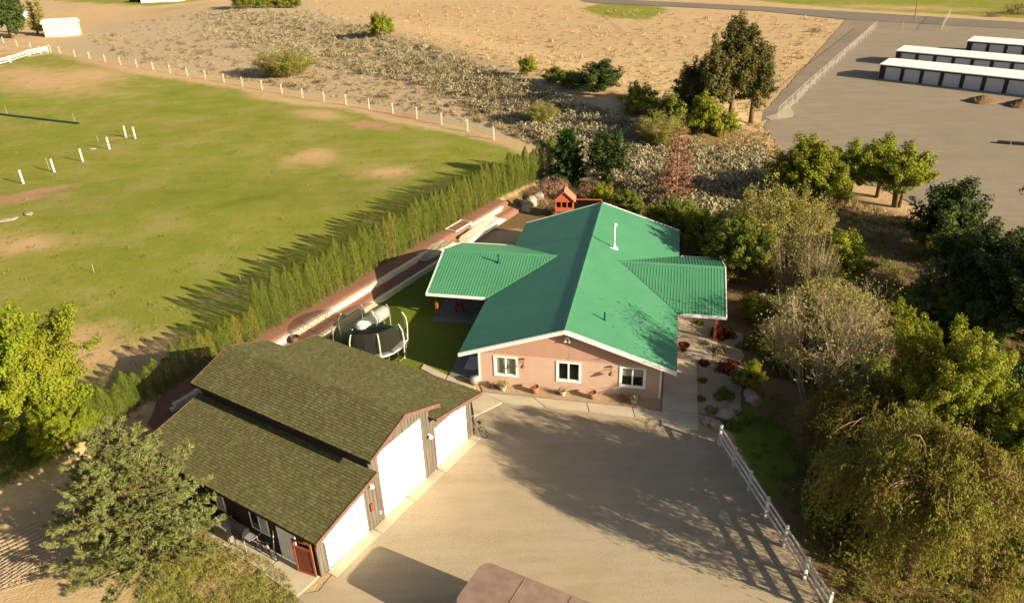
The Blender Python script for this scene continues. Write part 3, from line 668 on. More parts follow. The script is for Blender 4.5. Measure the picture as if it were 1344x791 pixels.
# ------------------------------------------------------------------ plant builders
def unit(v): return v/np.maximum(np.linalg.norm(v, axis=1, keepdims=True), 1e-9)
def leafquads(c, n, size, aspect=.55, axis=None, r=None):
    r = r or np.random.RandomState(0); n = unit(n)
    t = axis if axis is not None else r.randn(len(c), 3)
    u = unit(np.cross(n, t)+1e-6); v = np.cross(n, u)          # v follows axis
    s = np.asarray(size)[:, None] if np.ndim(size) else size
    P = np.stack([c-v*s, c+u*s*aspect, c+v*s, c-u*s*aspect], 1)
    return P.reshape(-1, 3)
def quadsF(n): return np.arange(n*4).reshape(-1, 4)
def limbs(mb, base, tips, r0, rng, n=5):
    for tp in tips:
        a = np.array(base); b = np.array(tp); m = a*.5+b*.5+rng.randn(3)*.12*np.linalg.norm(b-a)+np.array([0, 0, .1*np.linalg.norm(b-a)])
        mb.tube([a, m, b], [r0, r0*.6, r0*.15], n, False)
def broadleaf(h, r, seed, fol, trunk='bark', nc=90, lc=110, leaf=.12, clump=.75, zr=None, low=.15, trunk_r=None, open_=.0, twigs=0, stems=1, asp=.6):
    g = np.random.RandomState(seed); zr = zr or (h*(1-low))/2; cz = h-zr
    d = unit(g.randn(nc*3, 3)); d = d[d[:, 2] > -.75][:nc]
    ph = g.rand(6)*6.28; th = np.arctan2(d[:, 1], d[:, 0])
    lobe = .84+.12*np.sin(2*th+ph[0]+d[:, 2]*2)+.10*np.sin(3*th+ph[1]-d[:, 2]*3)+.08*np.sin(5*th+ph[2]+4*d[:, 2])
    rr = (g.rand(len(d))**.45)*.92+.05
    cc = d*(rr*lobe)[:, None]*np.array([r, r, zr])+np.array([0, 0, cz])
    cc[:, 2] = np.maximum(cc[:, 2], clump*.5)
    cs = clump*(.45+1.0*g.rand(len(cc)))
    idx = np.repeat(np.arange(len(cc)), (lc*(cs/clump)**2).astype(int)+5)
    e = unit(g.randn(len(idx), 3)); od = unit(cc-np.array([0, 0, cz*.7])+.01)[idx]; pos = cc[idx]+(e*(cs[idx]*(.15+.85*g.rand(len(idx))**.7))[:, None])*np.array([.85, .85, .75]); pos = pos+od*((e*od).sum(1)*cs[idx]*.55)[:, None]
    out = unit(cc-np.array([0, 0, cz*.8]))[idx]
    nrm = e*.65+out*.4+g.randn(len(idx), 3)*.55+np.array([0, 0, .3])
    P = leafquads(pos, nrm, leaf*(.6+.8*g.rand(len(idx))), asp, None, g)
    P[:, 2] = np.maximum(P[:, 2], .03)
    crown = npmesh('crown', P, quadsF(len(idx)), (fol,))
    mb = MB(); tr = trunk_r or h*.018+.03
    for k in range(stems):
        off = (0, 0) if stems == 1 else (g.uniform(-.25, .25)*r, g.uniform(-.25, .25)*r)
        top = (off[0]*1.5+g.uniform(-.1, .1)*r, off[1]*1.5, h*.72)
        mb.tube([(off[0]*.4, off[1]*.4, -.3), (off[0]*.8+g.uniform(-.1, .1), off[1]*.8, h*.33), top], [tr*1.25, tr*.8, tr*.25], 7)
        sel = g.choice(len(cc), min(len(cc), 26//stems+3), False)
        for i in sel:
            z0 = g.uniform(.22, .6)*h; limbs(mb, (off[0]*.9, off[1]*.9, min(z0, cc[i][2]*.9)), [cc[i]], tr*.45, g)
    tm = mb.mesh('trunk', M[trunk], True)
    return crown, tm
def willow(h, r, seed, fol, trunk='bark_pale', ns=700, leaf=.07, mean=2.4, arch=30):
    g = np.random.RandomState(seed); mb = MB(); tr = .03*h+.05
    mb.tube([(0, 0, -.3), (.2, .1, h*.25), (0, .2, h*.55)], [tr*1.2, tr*.8, tr*.5], 8)
    starts = []
    for k in range(arch):
        a = 2*math.pi*(k+g.rand())/arch; R_ = r*(.35+.65*g.rand()); zt = h*(1-.28*(R_/r)**2)*g.uniform(.82, 1.0)
        p0 = np.array([0, .1, h*g.uniform(.3, .55)]); p1 = np.array([math.cos(a)*R_*.45, math.sin(a)*R_*.45, zt]); p2 = np.array([math.cos(a)*R_, math.sin(a)*R_, zt*.86])
        pts = [(1-t)**2*p0+2*t*(1-t)*(p1*1.05)+t*t*p2 for t in np.linspace(0, 1, 7)]
        mb.tube(pts, list(np.linspace(tr*.22, .015, 7)), 5, False)
        for t in g.rand(max(2, ns//arch//3))**.6:
            q = (1-t)**2*p0+2*t*(1-t)*(p1*1.05)+t*t*p2; starts.append(q+g.randn(3)*np.array([.5, .5, .3]))
    cl_ = unit(g.randn(int(arch*1.7), 3)); cl_[:, 2] = np.abs(cl_[:, 2]); cl_ = cl_*np.array([r, r, h*.5])*(.45+.52*g.rand(len(cl_), 1)**.6)+np.array([0, 0, h*.42])
    for c0 in cl_:
        m_ = int(ns/len(cl_)*g.uniform(.5, 1.5)); starts += list(c0+unit(g.randn(m_, 3))*(.1+.42*g.rand(m_, 1))*np.array([1, 1, .45]))
    starts = np.array(starts); L = np.clip(g.gamma(4, mean/4, len(starts)), .4, h*.45); L = np.minimum(L, starts[:, 2]-.3)
    cp, cn, ca = [], [], []
    for s, l in zip(starts, L):
        m = max(4, int(l/.065)); t = np.linspace(0, 1, m); dr = g.randn(2)*.28; out = s[:2]/(np.linalg.norm(s[:2])+.01)*.35
        x = s[0]+(dr[0]+out[0])*np.sin(t*1.6); y = s[1]+(dr[1]+out[1])*np.sin(t*1.6); z = s[2]+.18*np.sin(t*3)-l*t**1.25
        p = np.stack([x, y, z], 1)+g.randn(m, 3)*.06; cp.append(p); cn.append(g.randn(m, 3)+np.array([dr[0]+out[0], dr[1]+out[1], .25])*1.5); ca.append(np.tile([0, 0, 1.], (m, 1))+g.randn(m, 3)*.4)
    cp = np.concatenate(cp); P = leafquads(cp, np.concatenate(cn), leaf*(.7+.8*g.rand(len(cp))), .34, np.concatenate(ca), g)
    return npmesh('crown', P, quadsF(len(cp)), (fol,)), mb.mesh('trunk', M[trunk], True)
def pine(h, r, seed, fol, whorls=16, nb=8, tuft=.2, per=12, trunk='bark', power=.75, droop=.1, z0=.08, nasp=.24):
    g = np.random.RandomState(seed); mb = MB(); tr = h*.022+.03
    mb.tube([(0, 0, -.3), (0, 0, h*.5), (0, 0, h*.97)], [tr, tr*.6, .02], 7)
    tc, td = [], []
    for w_ in range(whorls):
        f = (w_+g.rand()*.5)/whorls; z = h*(z0+(1-z0)*f*.98); bl_ = r*(1-f)**power*g.uniform(.85, 1.12)+.15
        for k in range(nb):
            a = 2*math.pi*(k+g.rand()*.8)/nb+w_; L = bl_*g.uniform(.6, 1.2); dv = np.array([math.cos(a), math.sin(a), 0])
            up = .28*f+.12-droop
            pts = [np.array([0, 0, z])+dv*L*t+np.array([0, 0, L*(up*t+.18*t*t)]) for t in (0, .5, 1)]
            mb.tube(pts, [.012*L+.014, .01*L+.008, .006], 4, False)
            nt2 = max(3, int(L/.16))
            for j in range(nt2):
                t = (j+.6)/nt2
                if t < .22: continue
                p = pts[0]+(pts[2]-pts[0])*t; sd = np.array([-dv[1], dv[0], 0])*g.uniform(-1, 1)*(1.02-t)*L*.34+np.array([0, 0, g.uniform(-.1, .16)])
                tc.append(p+sd); td.append(dv*.8+sd*.8+np.array([0, 0, .45])+g.randn(3)*.3)
    tc = np.array(tc); td = unit(np.array(td)); n = len(tc); idx = np.repeat(np.arange(n), per)
    ax = unit(td[idx]+g.randn(n*per, 3)*.55); c = tc[idx]+ax*tuft*.6+g.randn(n*per, 3)*tuft*.25; nr = np.cross(ax, g.randn(n*per, 3))+np.array([0, 0, .15])
    P = leafquads(c, nr, tuft*(.5+.7*g.rand(n*per)), nasp, ax, g)
    return npmesh('crown', P, quadsF(n*per), (fol,)), mb.mesh('trunk', M[trunk], True)
def spindle(h, r, seed, fol, n=1100, leaf=.13):
    g = np.random.RandomState(seed); z = g.rand(n)**.95; f = np.where(z < .66, .86+.14*np.sin(z/.66*1.57), np.clip(1-((z-.66)/.36)**1.9, 0, 1)); f = np.clip(f, .05, 1)
    a = g.rand(n)*6.283; ra = r*f*(.55+.5*g.rand(n)**.5)*(1+.16*np.sin(a*3+z*7+seed))
    c = np.stack([ra*np.cos(a), ra*np.sin(a), z*h], 1); nr = np.stack([np.cos(a), np.sin(a), .25+0*a], 1)+g.randn(n, 3)*.32
    ax = np.stack([.25*np.cos(a), .25*np.sin(a), 1+0*a], 1)+g.randn(n, 3)*.18
    return npmesh('arborvitae', leafquads(c, nr, leaf*(.7+.8*g.rand(n)), .38, ax, g), quadsF(n), (fol,))
def bushmesh(r, h, seed, fol, n=500, leaf=.07, asp=.4, up=.5, name='bush'):
    g = np.random.RandomState(seed); d = unit(g.randn(n, 3)); d[:, 2] = np.abs(d[:, 2]); ph = g.rand(3)*6
    a = np.arctan2(d[:, 1], d[:, 0]); l = .8+.15*np.sin(3*a+ph[0])+.12*np.sin(5*a+ph[1]+3*d[:, 2])
    c = d*(l*(.45+.55*g.rand(n)**.4))[:, None]*np.array([r, r, h]); nr = d+g.randn(n, 3)*.5; ax = d*.6+np.array([0, 0, up])+g.randn(n, 3)*.4
    c[:, 2] += .02
    return npmesh(name, leafquads(c, nr, leaf*(.6+.8*g.rand(n)), asp, ax, g), quadsF(n), (fol,))
def twigtree(h, r, seed, mat, depth_=5, n0=7, spread=.55, thick=.07, up=.35):
    g = random.Random(seed); segs = []
    def rec(p, d, L, rd, k):
        q = p+d*L; mid = p+d*L*.5+Vector((g.uniform(-1, 1), g.uniform(-1, 1), g.uniform(-1, 1)))*L*.06
        segs.append((p, mid, q, rd, rd*.62))
        if k == 0: return
        for _ in range(3 if k > 1 else 4):
            nd = (d+Vector((g.uniform(-1, 1), g.uniform(-1, 1), g.uniform(-.6, 1)))*spread+Vector((0, 0, up*.3))).normalized()
            rec(p.lerp(q, g.uniform(.55, 1)), nd, L*g.uniform(.6, .82), max(.006, rd*.55), k-1)
    for i in range(n0):
        a = 6.283*i/n0+g.random(); d = Vector((math.cos(a)*spread, math.sin(a)*spread, 1)).normalized(); rec(Vector((0, 0, 0)), d, h*.30, thick, depth_)
    sc = h/max(s[2].z for s in segs); mb = MB()
    for p, m, q, r0, r1 in segs: mb.tube([p*sc, m*sc, q*sc], [r0, (r0+r1)/2, r1], 3, False)
    me = bpy.data.meshes.new('branches'); me.from_pydata(mb.v, [], mb.f); me.materials.append(mat); return me, [np.array(s[2]*sc) for s in segs if s[4] < .012]
def wispy(h, r, seed, fol, trunk='twig_grey', nstem=60, leaf=.06, per=60, bare=.0, lean=.22):
    """many near-upright shoots with small leaves along them"""
    g = np.random.RandomState(seed); mb = MB(); cp, cn = [], []
    for k in range(nstem):
        a = g.rand()*6.283; R_ = r*math.sqrt(g.rand()); b = np.array([math.cos(a)*R_*.35, math.sin(a)*R_*.35, 0]); hh = h*(1-.4*(R_/r)**2)*g.uniform(.7, 1.05)
        t_ = np.array([math.cos(a)*R_, math.sin(a)*R_, hh]); m = b*.6+t_*.4+np.array([0, 0, hh*.12])+g.randn(3)*.12
        mb.tube([b, m, t_], [.02+.004*h, .015, .006], 3, False)
        n = 0 if g.rand() < bare else int(per*(.5+g.rand())); t = g.uniform(.2, 1.0, n)
        p = ((1-t)**2)[:, None]*b+(2*t*(1-t))[:, None]*m+(t**2)[:, None]*t_+g.randn(n, 3)*np.array([.3, .3, .2])*(.4+.03*h)
        cp.append(p); cn.append(g.randn(n, 3)+np.array([0, 0, .4])+unit(p-np.array([0, 0, h*.4])+.01)*.6)
    cp = np.concatenate(cp); cp[:, 2] = np.maximum(cp[:, 2], .05)
    return npmesh('crown', leafquads(cp, np.concatenate(cn), leaf*(.7+.7*g.rand(len(cp))), .5, None, g), quadsF(len(cp)), (fol,)), mb.mesh('trunk', M[trunk])

FO = dict(
 hedge=foliage('hedge_green', (.062, .102, .010), (.118, .155, .015), (.085, .105, .014), .12, .9),
 hedge_dark=foliage('juniper_green', (.03, .075, .012), (.05, .12, .02), None, .2),
 maple=foliage('yellow_maple', (.14, .20, .014), (.25, .285, .02), (.235, .235, .018), .35, .22),
 conifer=foliage('olive_conifer', (.15, .18, .055), (.235, .26, .085), (.15, .155, .05), .2, .5),
 dark=foliage('dark_olive', (.07, .078, .02), (.14, .14, .034), (.10, .08, .024), .25, .4),
 darkgreen=foliage('dark_green', (.042, .068, .014), (.08, .115, .022), None, .2, .4),
 bright=foliage('bright_green', (.17, .21, .016), (.29, .31, .028), (.21, .20, .022), .4, .3),
 mid=foliage('mid_green', (.11, .145, .018), (.19, .215, .03), (.15, .135, .026), .35, .35),
 willow=foliage('willow_olive', (.13, .145, .022), (.27, .26, .045), (.20, .155, .034), .4, .45),
 yellow=foliage('yellow_green', (.24, .25, .045), (.38, .36, .08), (.32, .26, .09), .4, .4),
 pale=foliage('pale_olive', (.20, .185, .06), (.33, .29, .11), (.27, .20, .085), .3, .4),
 sage=foliage('sage_grey', (.27, .24, .135), (.42, .37, .225), (.22, .18, .095), .2, .5),
 sagedark=foliage('sage_brown', (.19, .14, .065), (.42, .33, .18), None, .15, .5),
 dead=foliage('dead_needle', (.30, .13, .075), (.40, .21, .12), None, .2, .5),
 barberry=foliage('barberry_red', (.10, .018, .014), (.18, .035, .02), None, .3, 1),
 weed=foliage('weed_green', (.19, .22, .03), (.30, .31, .06), (.30, .26, .085), .3, .5),
 darkscrub=foliage('dark_scrub', (.08, .065, .03), (.16, .12, .055), None, .1, .5),
 turf=foliage('turf_tuft', (.11, .14, .016), (.19, .205, .03), (.20, .20, .035), .2, .2),
 straw=foliage('straw', (.42, .30, .14), (.55, .42, .22), (.30, .22, .10), .2, .5),
)
def tree(kind, label, cat, px, py, crown_trunk, scale=(1, 1, 1), rz=0.0, group=None, dy=0.0, world=None):
    p = Vector((*world, float(T(*world)))) if world else G(px, py)
    t = thing(kind, label, cat, p, rz, group, scale)
    part('trunk', crown_trunk[1], t); part('crown', crown_trunk[0], t); return t

# ------------------------------------------------------------------ hedge
hv = [spindle(1, 1, s, FO['hedge'], 2600, .036) for s in range(4)]
# meshes are unit size, scaled per tree below
rg = random.Random(11)
hs = []
t = -25.2
while t < 30.6:
    hs.append(t); t += .66+rg.uniform(-.06, .06)
for i, t in enumerate(hs):
    near = t < -13.2
    h = (2.4 if near else 3.8)*rg.uniform(.84, 1.10)
    s = rg.uniform(-.14, .14); p = HT(t, s-.1)
    # local mesh is one metre tall and one metre in radius
    o = link('arborvitae', hv[i % 4], None, (p.x, p.y, float(T(p.x, p.y))-.05 if t > 12 else .84), (rg.uniform(-.03, .03), rg.uniform(-.03, .03), rg.uniform(0, 6.28)), (.44*rg.uniform(.85, 1.12), .44*rg.uniform(.85, 1.12), h))
    tag(o, f'narrow green arborvitae, {ordw(i+1)} from the near left end of the long hedge', 'hedge tree', 'arborvitae planted in one row as the long hedge')

# ------------------------------------------------------------------ trees
bl_ = broadleaf
def px2h(b, top): return (b[1]-top)/(FPX/depth(G(*b))*.90)
bigL = bl_(8.3, 4.0, 21, FO['maple'], nc=320, lc=270, leaf=.07, clump=.48, low=.05, zr=4.15)
tree('maple_tree', 'large yellow-green leafy tree at the left edge of the photo', 'tree', 0, 0, bigL, world=(-26.0, 32.4))
tree('maple_tree', 'yellowing lower tree beside the near end of the hedge', 'tree', 0, 0, bigL, (.42, .42, .46), 2.1, world=(-23.6, 31.0))
pn = pine(7.3, 3.4, 4, FO['conifer'], 19, 11, .13, 46, 'bark', .55, .14, .05, .15)
tree('conifer_tree', 'broad olive conifer in front of the garage at lower left', 'conifer', 0, 0, pn, world=(-16.6, 24.0))
# right foreground
wl = willow(7.9, 4.3, 31, FO['willow'], 'twig_brown', 2300, .07, 1.75, 44)
tree('willow_tree', 'large drooping olive brown willow at lower right', 'tree', 0, 0, wl, (.95, .95, 1.1), world=(16.4, 21.9))
wl2 = willow(6.4, 3.7, 37, FO['willow'], 'twig_brown', 1700, .065, 1.4, 34)
tree('willow_tree', 'smaller olive willow behind the large drooping one', 'tree', 0, 0, wl2, (.9, .9, .86), 1.2, world=(17.9, 29.2))
br = bl_(9.0, 3.9, 41, FO['bright'], nc=320, lc=280, leaf=.073, clump=.5, low=.06)
brd = bl_(9.0, 3.9, 42, FO['mid'], nc=300, lc=210, leaf=.082, clump=.48, low=.0)
tree('broadleaf_tree', 'tall bright green leafy tree on the right behind the willow', 'tree', 0, 0, br, (.74, .74, .93), world=(20.7, 29.0))
tree('broadleaf_tree', 'green leafy tree below the tall bright one at the right edge', 'tree', 0, 0, br, (.72, .72, .66), 2.4, world=(23.0, 26.0))
tree('broadleaf_tree', 'green leafy tree cut by the right edge of the photo', 'tree', 0, 0, br, (.9, .9, .72), 4.1, world=(27.0, 27.0))
tree('broadleaf_tree', 'deep green leafy tree at the lower right corner', 'tree', 0, 0, brd, (.8, .8, .6), .9, world=(22.3, 20.8))
dk = bl_(7.5, 4.0, 43, FO['darkgreen'], nc=240, lc=150, leaf=.11, clump=.6, low=0)
tree('broadleaf_tree', 'dark shaded tree at the right edge above the bright tree', 'tree', 0, 0, dk, world=(33.5, 40.5))
tree('broadleaf_tree', 'dark shaded tree between the lot edge and the bright tree', 'tree', 0, 0, dk, (.9, .9, .85), 1.9, world=(32.5, 45.5))
ed = bl_(9.5, 3.2, 44, FO['dark'], nc=120, lc=150, leaf=.12, clump=.75, low=.1)
tree('broadleaf_tree', 'tall thin-leaved dark tree at the right edge by the lot', 'tree', 0, 0, ed, world=(44.8, 54))
# bare tree
tw, tips = twigtree(7.0, 4, 5, M['twig_grey'], 5, 5, .5, .075)
g_ = np.random.RandomState(2); tp = np.array(tips); tp = tp[g_.choice(len(tp), min(len(tp), 900), False)]
idx = np.repeat(np.arange(len(tp)), 3); c_ = tp[idx]+g_.randn(len(idx), 3)*.28
lvm = npmesh('crown', leafquads(c_, g_.randn(len(idx), 3)+np.array([0, 0, .5]), .05+.05*g_.rand(len(idx)), .5, None, g_), quadsF(len(idx)), (FO['pale'],))
tree('bare_tree', 'half bare tree with pale forked branches right of the side lawn', 'tree', 1066, 548, (lvm, tw))
tree('bare_tree', 'second thinly leaved pale tree behind the half bare one', 'tree', 1090, 500, (lvm, tw), (.95, .95, .85), 2.2)
tw2, tips2 = twigtree(1, 1, 9, M['twig_brown'], 4, 8, .8, .004)
for i, (px, py, s, lab) in enumerate([(1055, 590, 2.2, 'reddish bare shrub on the side lawn below the pale tree'), (1010, 555, 1.6, 'low bare shrub at the edge of the side lawn'), (1165, 470, 1.8, 'small bare brown shrub left of the bright tree')]):
    o = link('bare_shrub', tw2, None, G(px, py), (0, 0, i), (s*.9, s*.9, s)); tag(o, lab, 'shrub')
# wispy group beyond the right wing
w1 = wispy(7.0, 2.6, 51, FO['yellow'], 'twig_grey', 90, .075, 260)
w2 = wispy(6.5, 2.2, 52, FO['pale'], 'twig_grey', 90, .06, 70, .3)
w3 = bl_(5.6, 2.8, 53, FO['mid'], nc=200, lc=110, leaf=.09, clump=.46, low=-.05)
w4 = bl_(4.2, 2.4, 54, FO['bright'], nc=150, lc=100, leaf=.085, clump=.42, low=-.05)
for k, lab, px, py, ms, sc, rz_ in [
    ('leafy_tree', 'green bushy tree just beyond the right wing roof', 968, 372, w3, (1, 1, 1.05), 0),
    ('leafy_tree', 'dark green tree behind the back right corner of the green roof', 890, 312, w3, (.8, .8, .72), 1.4),
    ('leafy_tree', 'rounded green bush left of the reddish dead pine', 822, 282, w3, (.62, .62, .5), 2.8),
    ('leafy_tree', 'olive bush at the back edge of the green roof', 862, 296, w4, (.65, .65, .5), 1.8),
    ('wispy_tree', 'tall wispy yellow-green tree with upright stems', 1000, 352, w1, (1.1, 1.1, 1.08), 0),
    ('wispy_tree', 'wispy yellow-green tree overhanging the right wing roof corner', 968, 345, w1, (.8, .8, .8), 5),
    ('wispy_tree', 'wispy yellow-green tree right of the tall wispy one', 1046, 352, w1, (1, 1, 1), 2),
    ('wispy_tree', 'pale bare-stemmed tree in the middle of the wispy group', 1032, 385, w2, (1, 1, 1.02), 0),
    ('wispy_tree', 'pale thin tree at the front of the wispy group', 1068, 398, w2, (.8, .8, .8), 1),
    ('leafy_tree', 'bright green bush at the right end of the wispy group', 1098, 372, w4, (1, 1, 1.05), .4),
    ('leafy_tree', 'low green shrub below the wispy trees', 1062, 396, w4, (.6, .6, .42), 2.2),
    ('leafy_tree', 'small green shrub on the slope under the right wing corner', 985, 420, w4, (.5, .5, .5), .7),
    ('wispy_tree', 'yellowish brush filling the slope behind the pale forked tree', 1105, 460, w1, (1.1, 1.1, .6), 4.0),
    ('wispy_tree', 'yellow-green brush above the half bare tree', 1075, 440, w1, (1.1, 1.1, .62), 3.1),
    ('leafy_tree', 'olive shrub mass between the pale tree and the bright tree', 1130, 520, w3, (.8, .8, .5), 3.9),
    ('leafy_tree', 'small pointed green sapling left of the bright tree', 1168, 466, w4, (.45, .45, .95), 5.1),
    ('leafy_tree', 'green shrub beside the side lawn under the red shrubs', 982, 510, w4, (.45, .45, .45), 3.3),
    ]: tree(k, lab, 'tree', px, py, ms, sc, rz_)
lb = bl_(4.0, 2.6, 64, FO['bright'], nc=110, lc=90, leaf=.11, clump=.5, low=-.12)
lb2 = bl_(4.0, 2.6, 65, FO['mid'], nc=110, lc=90, leaf=.11, clump=.5, low=-.12)
lt = bl_(8.0, 3.4, 61, FO['bright'], nc=230, lc=110, leaf=.11, clump=.58, low=.04, stems=2)
lt2 = bl_(6.0, 2.7, 62, FO['bright'], nc=150, lc=100, leaf=.11, clump=.52, low=.16, stems=3)
for lab, px, py, ms, sc, rz_ in [
    ('tall yellow-green tree at the left end of the row by the gravel lot', 1048, 268, lt, (1, 1, .84), 0),
    ('yellow-green tree just right of the tallest one by the lot', 1082, 275, lt, (.75, .75, .66), 2),
    ('slim-trunked green tree with bare shade under it beside the lot', 1112, 262, lt2, (1, 1, .95), 0),
    ('slim-trunked green tree in the middle of the lot-edge row', 1150, 258, lt2, (1, 1, 1), 2.2),
    ('spreading green tree at the right end of the slim-trunked row', 1176, 272, lt2, (1.1, 1.1, 1.0), 4.2)]:
    tree('lot_tree', lab, 'tree', px, py, ms, sc, rz_)
rd = bl_(6.2, 3.1, 63, FO['darkgreen'], nc=180, lc=110, leaf=.11, clump=.55, low=-.08)
tree('round_tree', 'dark round tree standing at the edge of the gravel lot', 'tree', 1232, 328, rd)
tree('leafy_tree', 'light olive bush in front of the dark round tree', 'tree', 1243, 342, w4, (1.1, 1.1, .7), 1.0)
tree('pine_tree', 'spiky light green young conifer in the shaded gully', 'conifer', 1216, 402, pine(3.6, 1.7, 8, FO['conifer'], 9, 7, .17, 12))
for i, (px, py, s) in enumerate([(1180, 420, .6), (1250, 420, .7), (1290, 440, .7), (1135, 400, .45), (1200, 455, .5), (1320, 430, .8)]):
    tree('leafy_tree', ['low olive bush below the spiky conifer', 'dim bush left of the dark shaded trees', 'dim bush in the deep shade at right', 'little bush on the shaded slope left of the conifer', 'small bush above the bright tree', 'dim bush by the right edge in the shade'][i], 'shrub', px, py, w3, (s, s, s*.7), i)
# central cluster
cd = bl_(14.5, 2.6, 71, FO['dark'], nc=190, lc=120, leaf=.15, clump=.72, low=.06)
cd2 = bl_(10.5, 2.9, 72, FO['dark'], nc=170, lc=120, leaf=.15, clump=.68, low=.02)
for lab, px, py, ms, sc, rz_ in [
    ('tallest dark olive tree of the cluster beside the gravel lane', 957, 162, cd, (1, 1, 1.0), 0),
    ('leaning dark olive tree at the right of the tall cluster', 985, 162, cd, (.95, .95, .78), 2.4),
    ('dark olive tree at the left of the tall cluster', 930, 166, cd2, (.9, .9, 1.02), 1.3),
    ('lower dark tree at the far left of the tall cluster', 903, 158, cd2, (.75, .75, .72), 3.3)]:
    tree('tall_tree', lab, 'tree', px, py, ms, sc, rz_)
for k, lab, px, py, ms, sc, rz_ in [
    ('leafy_tree', 'mid green bush in front of the tall dark cluster', 875, 172, lb2, (1.25, 1.25, 1.2), 1.1),
    ('leafy_tree', 'bright green bush at the foot of the tall dark cluster', 922, 176, lb, (1.05, 1.05, 1.3), .5),
    ('leafy_tree', 'low bright bush right of the foot of the tall cluster', 950, 178, lb, (.8, .8, .8), 2.5),
    ('leafy_tree', 'round bright green bush left of the tall cluster', 836, 150, lb, (1, 1, 1.05), 1.5),
    ('round_tree', 'dark round bush on the edge of the dry field', 785, 121, rd, (1.2, 1.2, .78), 0),
    ('leafy_tree', 'low green bush left of the dark round bush', 752, 114, lb2, (1.05, 1.05, .62), 0),
    ('leafy_tree', 'second low green bush from the dark round bush', 728, 108, lb2, (.95, .95, .62), 1.6),
    ('leafy_tree', 'small green bush at the left end of the low bush row', 692, 100, lb, (.7, .7, .85), 2.6),
    ('leafy_tree', 'yellow-green bush above the reddish dead pine', 866, 190, w1, (1.3, 1.3, .55), .5),
    ('leafy_tree', 'round bright green bush alone on the dry field edge', 499, 48, lb, (1.3, 1.3, 1.35), 1.9),
    ('leafy_tree', 'yellowish olive bush among the sagebrush above the fence', 375, 100, w1, (2.6, 2.6, .75), .9),
    ('leafy_tree', 'olive bush in the sagebrush right of the fence end', 712, 160, w1, (1.0, 1.0, .42), 1.9)]:
    tree(k, lab, 'tree' if 'tree' in lab else 'shrub', px, py, ms, sc, rz_)
for i, (px, s) in enumerate([(322, 1.3), (345, 1.4), (368, 1.2), (384, 1.0)]):
    tree('leafy_tree', f'{ordw(i+1)} from the left of four olive bushes at the top edge of the photo', 'shrub', px, 11, lb2, (1.3*s, 1.3*s, 1.1*s), i, 'olive bushes on the far track')
tree('tall_tree', 'dark green tree at the upper left corner of the photo', 'tree', 14, 50, bl_(13, 5.5, 75, FO['darkgreen'], nc=110, lc=130, leaf=.3, clump=1.4, low=.03))
thin = pine(9, 1.1, 77, FO['yellow'], 12, 6, .3, 8)
for i, (px, py) in enumerate([(50, 45), (60, 46)]): tree('slim_tree', ['slim yellow-green tree between the corner tree and the white shed', 'slim yellow-green tree touching the left side of the white shed'][i], 'tree', px, py, thin, (1.5, 1.5, 1.1), i)
cj = pine(5.8, 1.9, 81, FO['hedge_dark'], 15, 8, .22, 14, 'bark', .55, 0, .02)
tree('conifer_tree', 'dark green upright conifer at the far end of the hedge', 'conifer', 745, 240, cj)
cj2 = bl_(5.6, 2.3, 82, FO['darkgreen'], nc=90, lc=150, leaf=.11, clump=.6, low=.03)
tree('conifer_tree', 'dark green shaggy conifer right of the hedge end', 'conifer', 797, 243, cj2)
dp, dpt = pine(7.4, 2.3, 83, FO['dead'], 15, 6, .17, 6, 'twig_brown', .55, .15, .02), None
tree('dead_pine', 'reddish brown dead pine among the sagebrush', 'tree', 886, 262, dp)
w5 = bushmesh(1, 1, 91, M['twig_brown'], 900, .09, .15, 1)
for i, (px, py, s, lab) in enumerate([(722, 252, 1.9, 'brown dry shrub between the hedge end and the playhouse'), (760, 262, 1.6, 'brown dry shrub right of the playhouse'), (700, 258, 1.2, 'dark shrub at the foot of the last hedge trees'), (735, 246, 1.6, 'tall brown dry shrub behind the playhouse'), (775, 250, 1.3, 'brown dry shrub below the shaggy conifer'), (750, 270, 1.0, 'low brown shrub right of the playhouse wall'), (722, 278, .9, 'low brown shrub left of the playhouse wall'), (712, 268, 1.1, 'brown shrub between the boulders and the playhouse')]):
    tag(link('dry_shrub', w5, None, G(px, py), (0, 0, i), (s, s, s*.9)), lab, 'shrub')
for i, (px, py, s, m_, lab) in enumerate([(790, 268, .55, 1, 'light bush right of the brown dry shrub behind the house'), (912, 318, .7, 0, 'green bush at the back corner of the green roof'), (925, 330, .9, 1, 'bright bush above the back of the right wing'), (945, 345, .85, 0, 'green bush touching the right wing roof corner'),
    (972, 330, .8, 1, 'yellow-green bush up slope from the right wing'), (1012, 300, .6, 0, 'olive bush left of the tallest lot-edge tree'), (1000, 455, .38, 0, 'olive bush right of the side bed'), (1025, 480, .42, 0, 'olive bush left of the half bare tree'), (1110, 560, .9, 0, 'olive bush right of the half bare tree trunk'), (1150, 590, .8, 0, 'olive bush behind the upper willow branches'),
    (1098, 640, .6, 0, 'olive bush at the left foot of the willow'), (1190, 560, .8, 1, 'bright bush at the foot of the tall bright tree'), (1075, 680, .45, 0, 'small bush touching the lower part of the white fence')]):
    tree('leafy_shrub', lab, 'shrub', px, py, lb if m_ else lb2, (s, s, s), i*1.1)
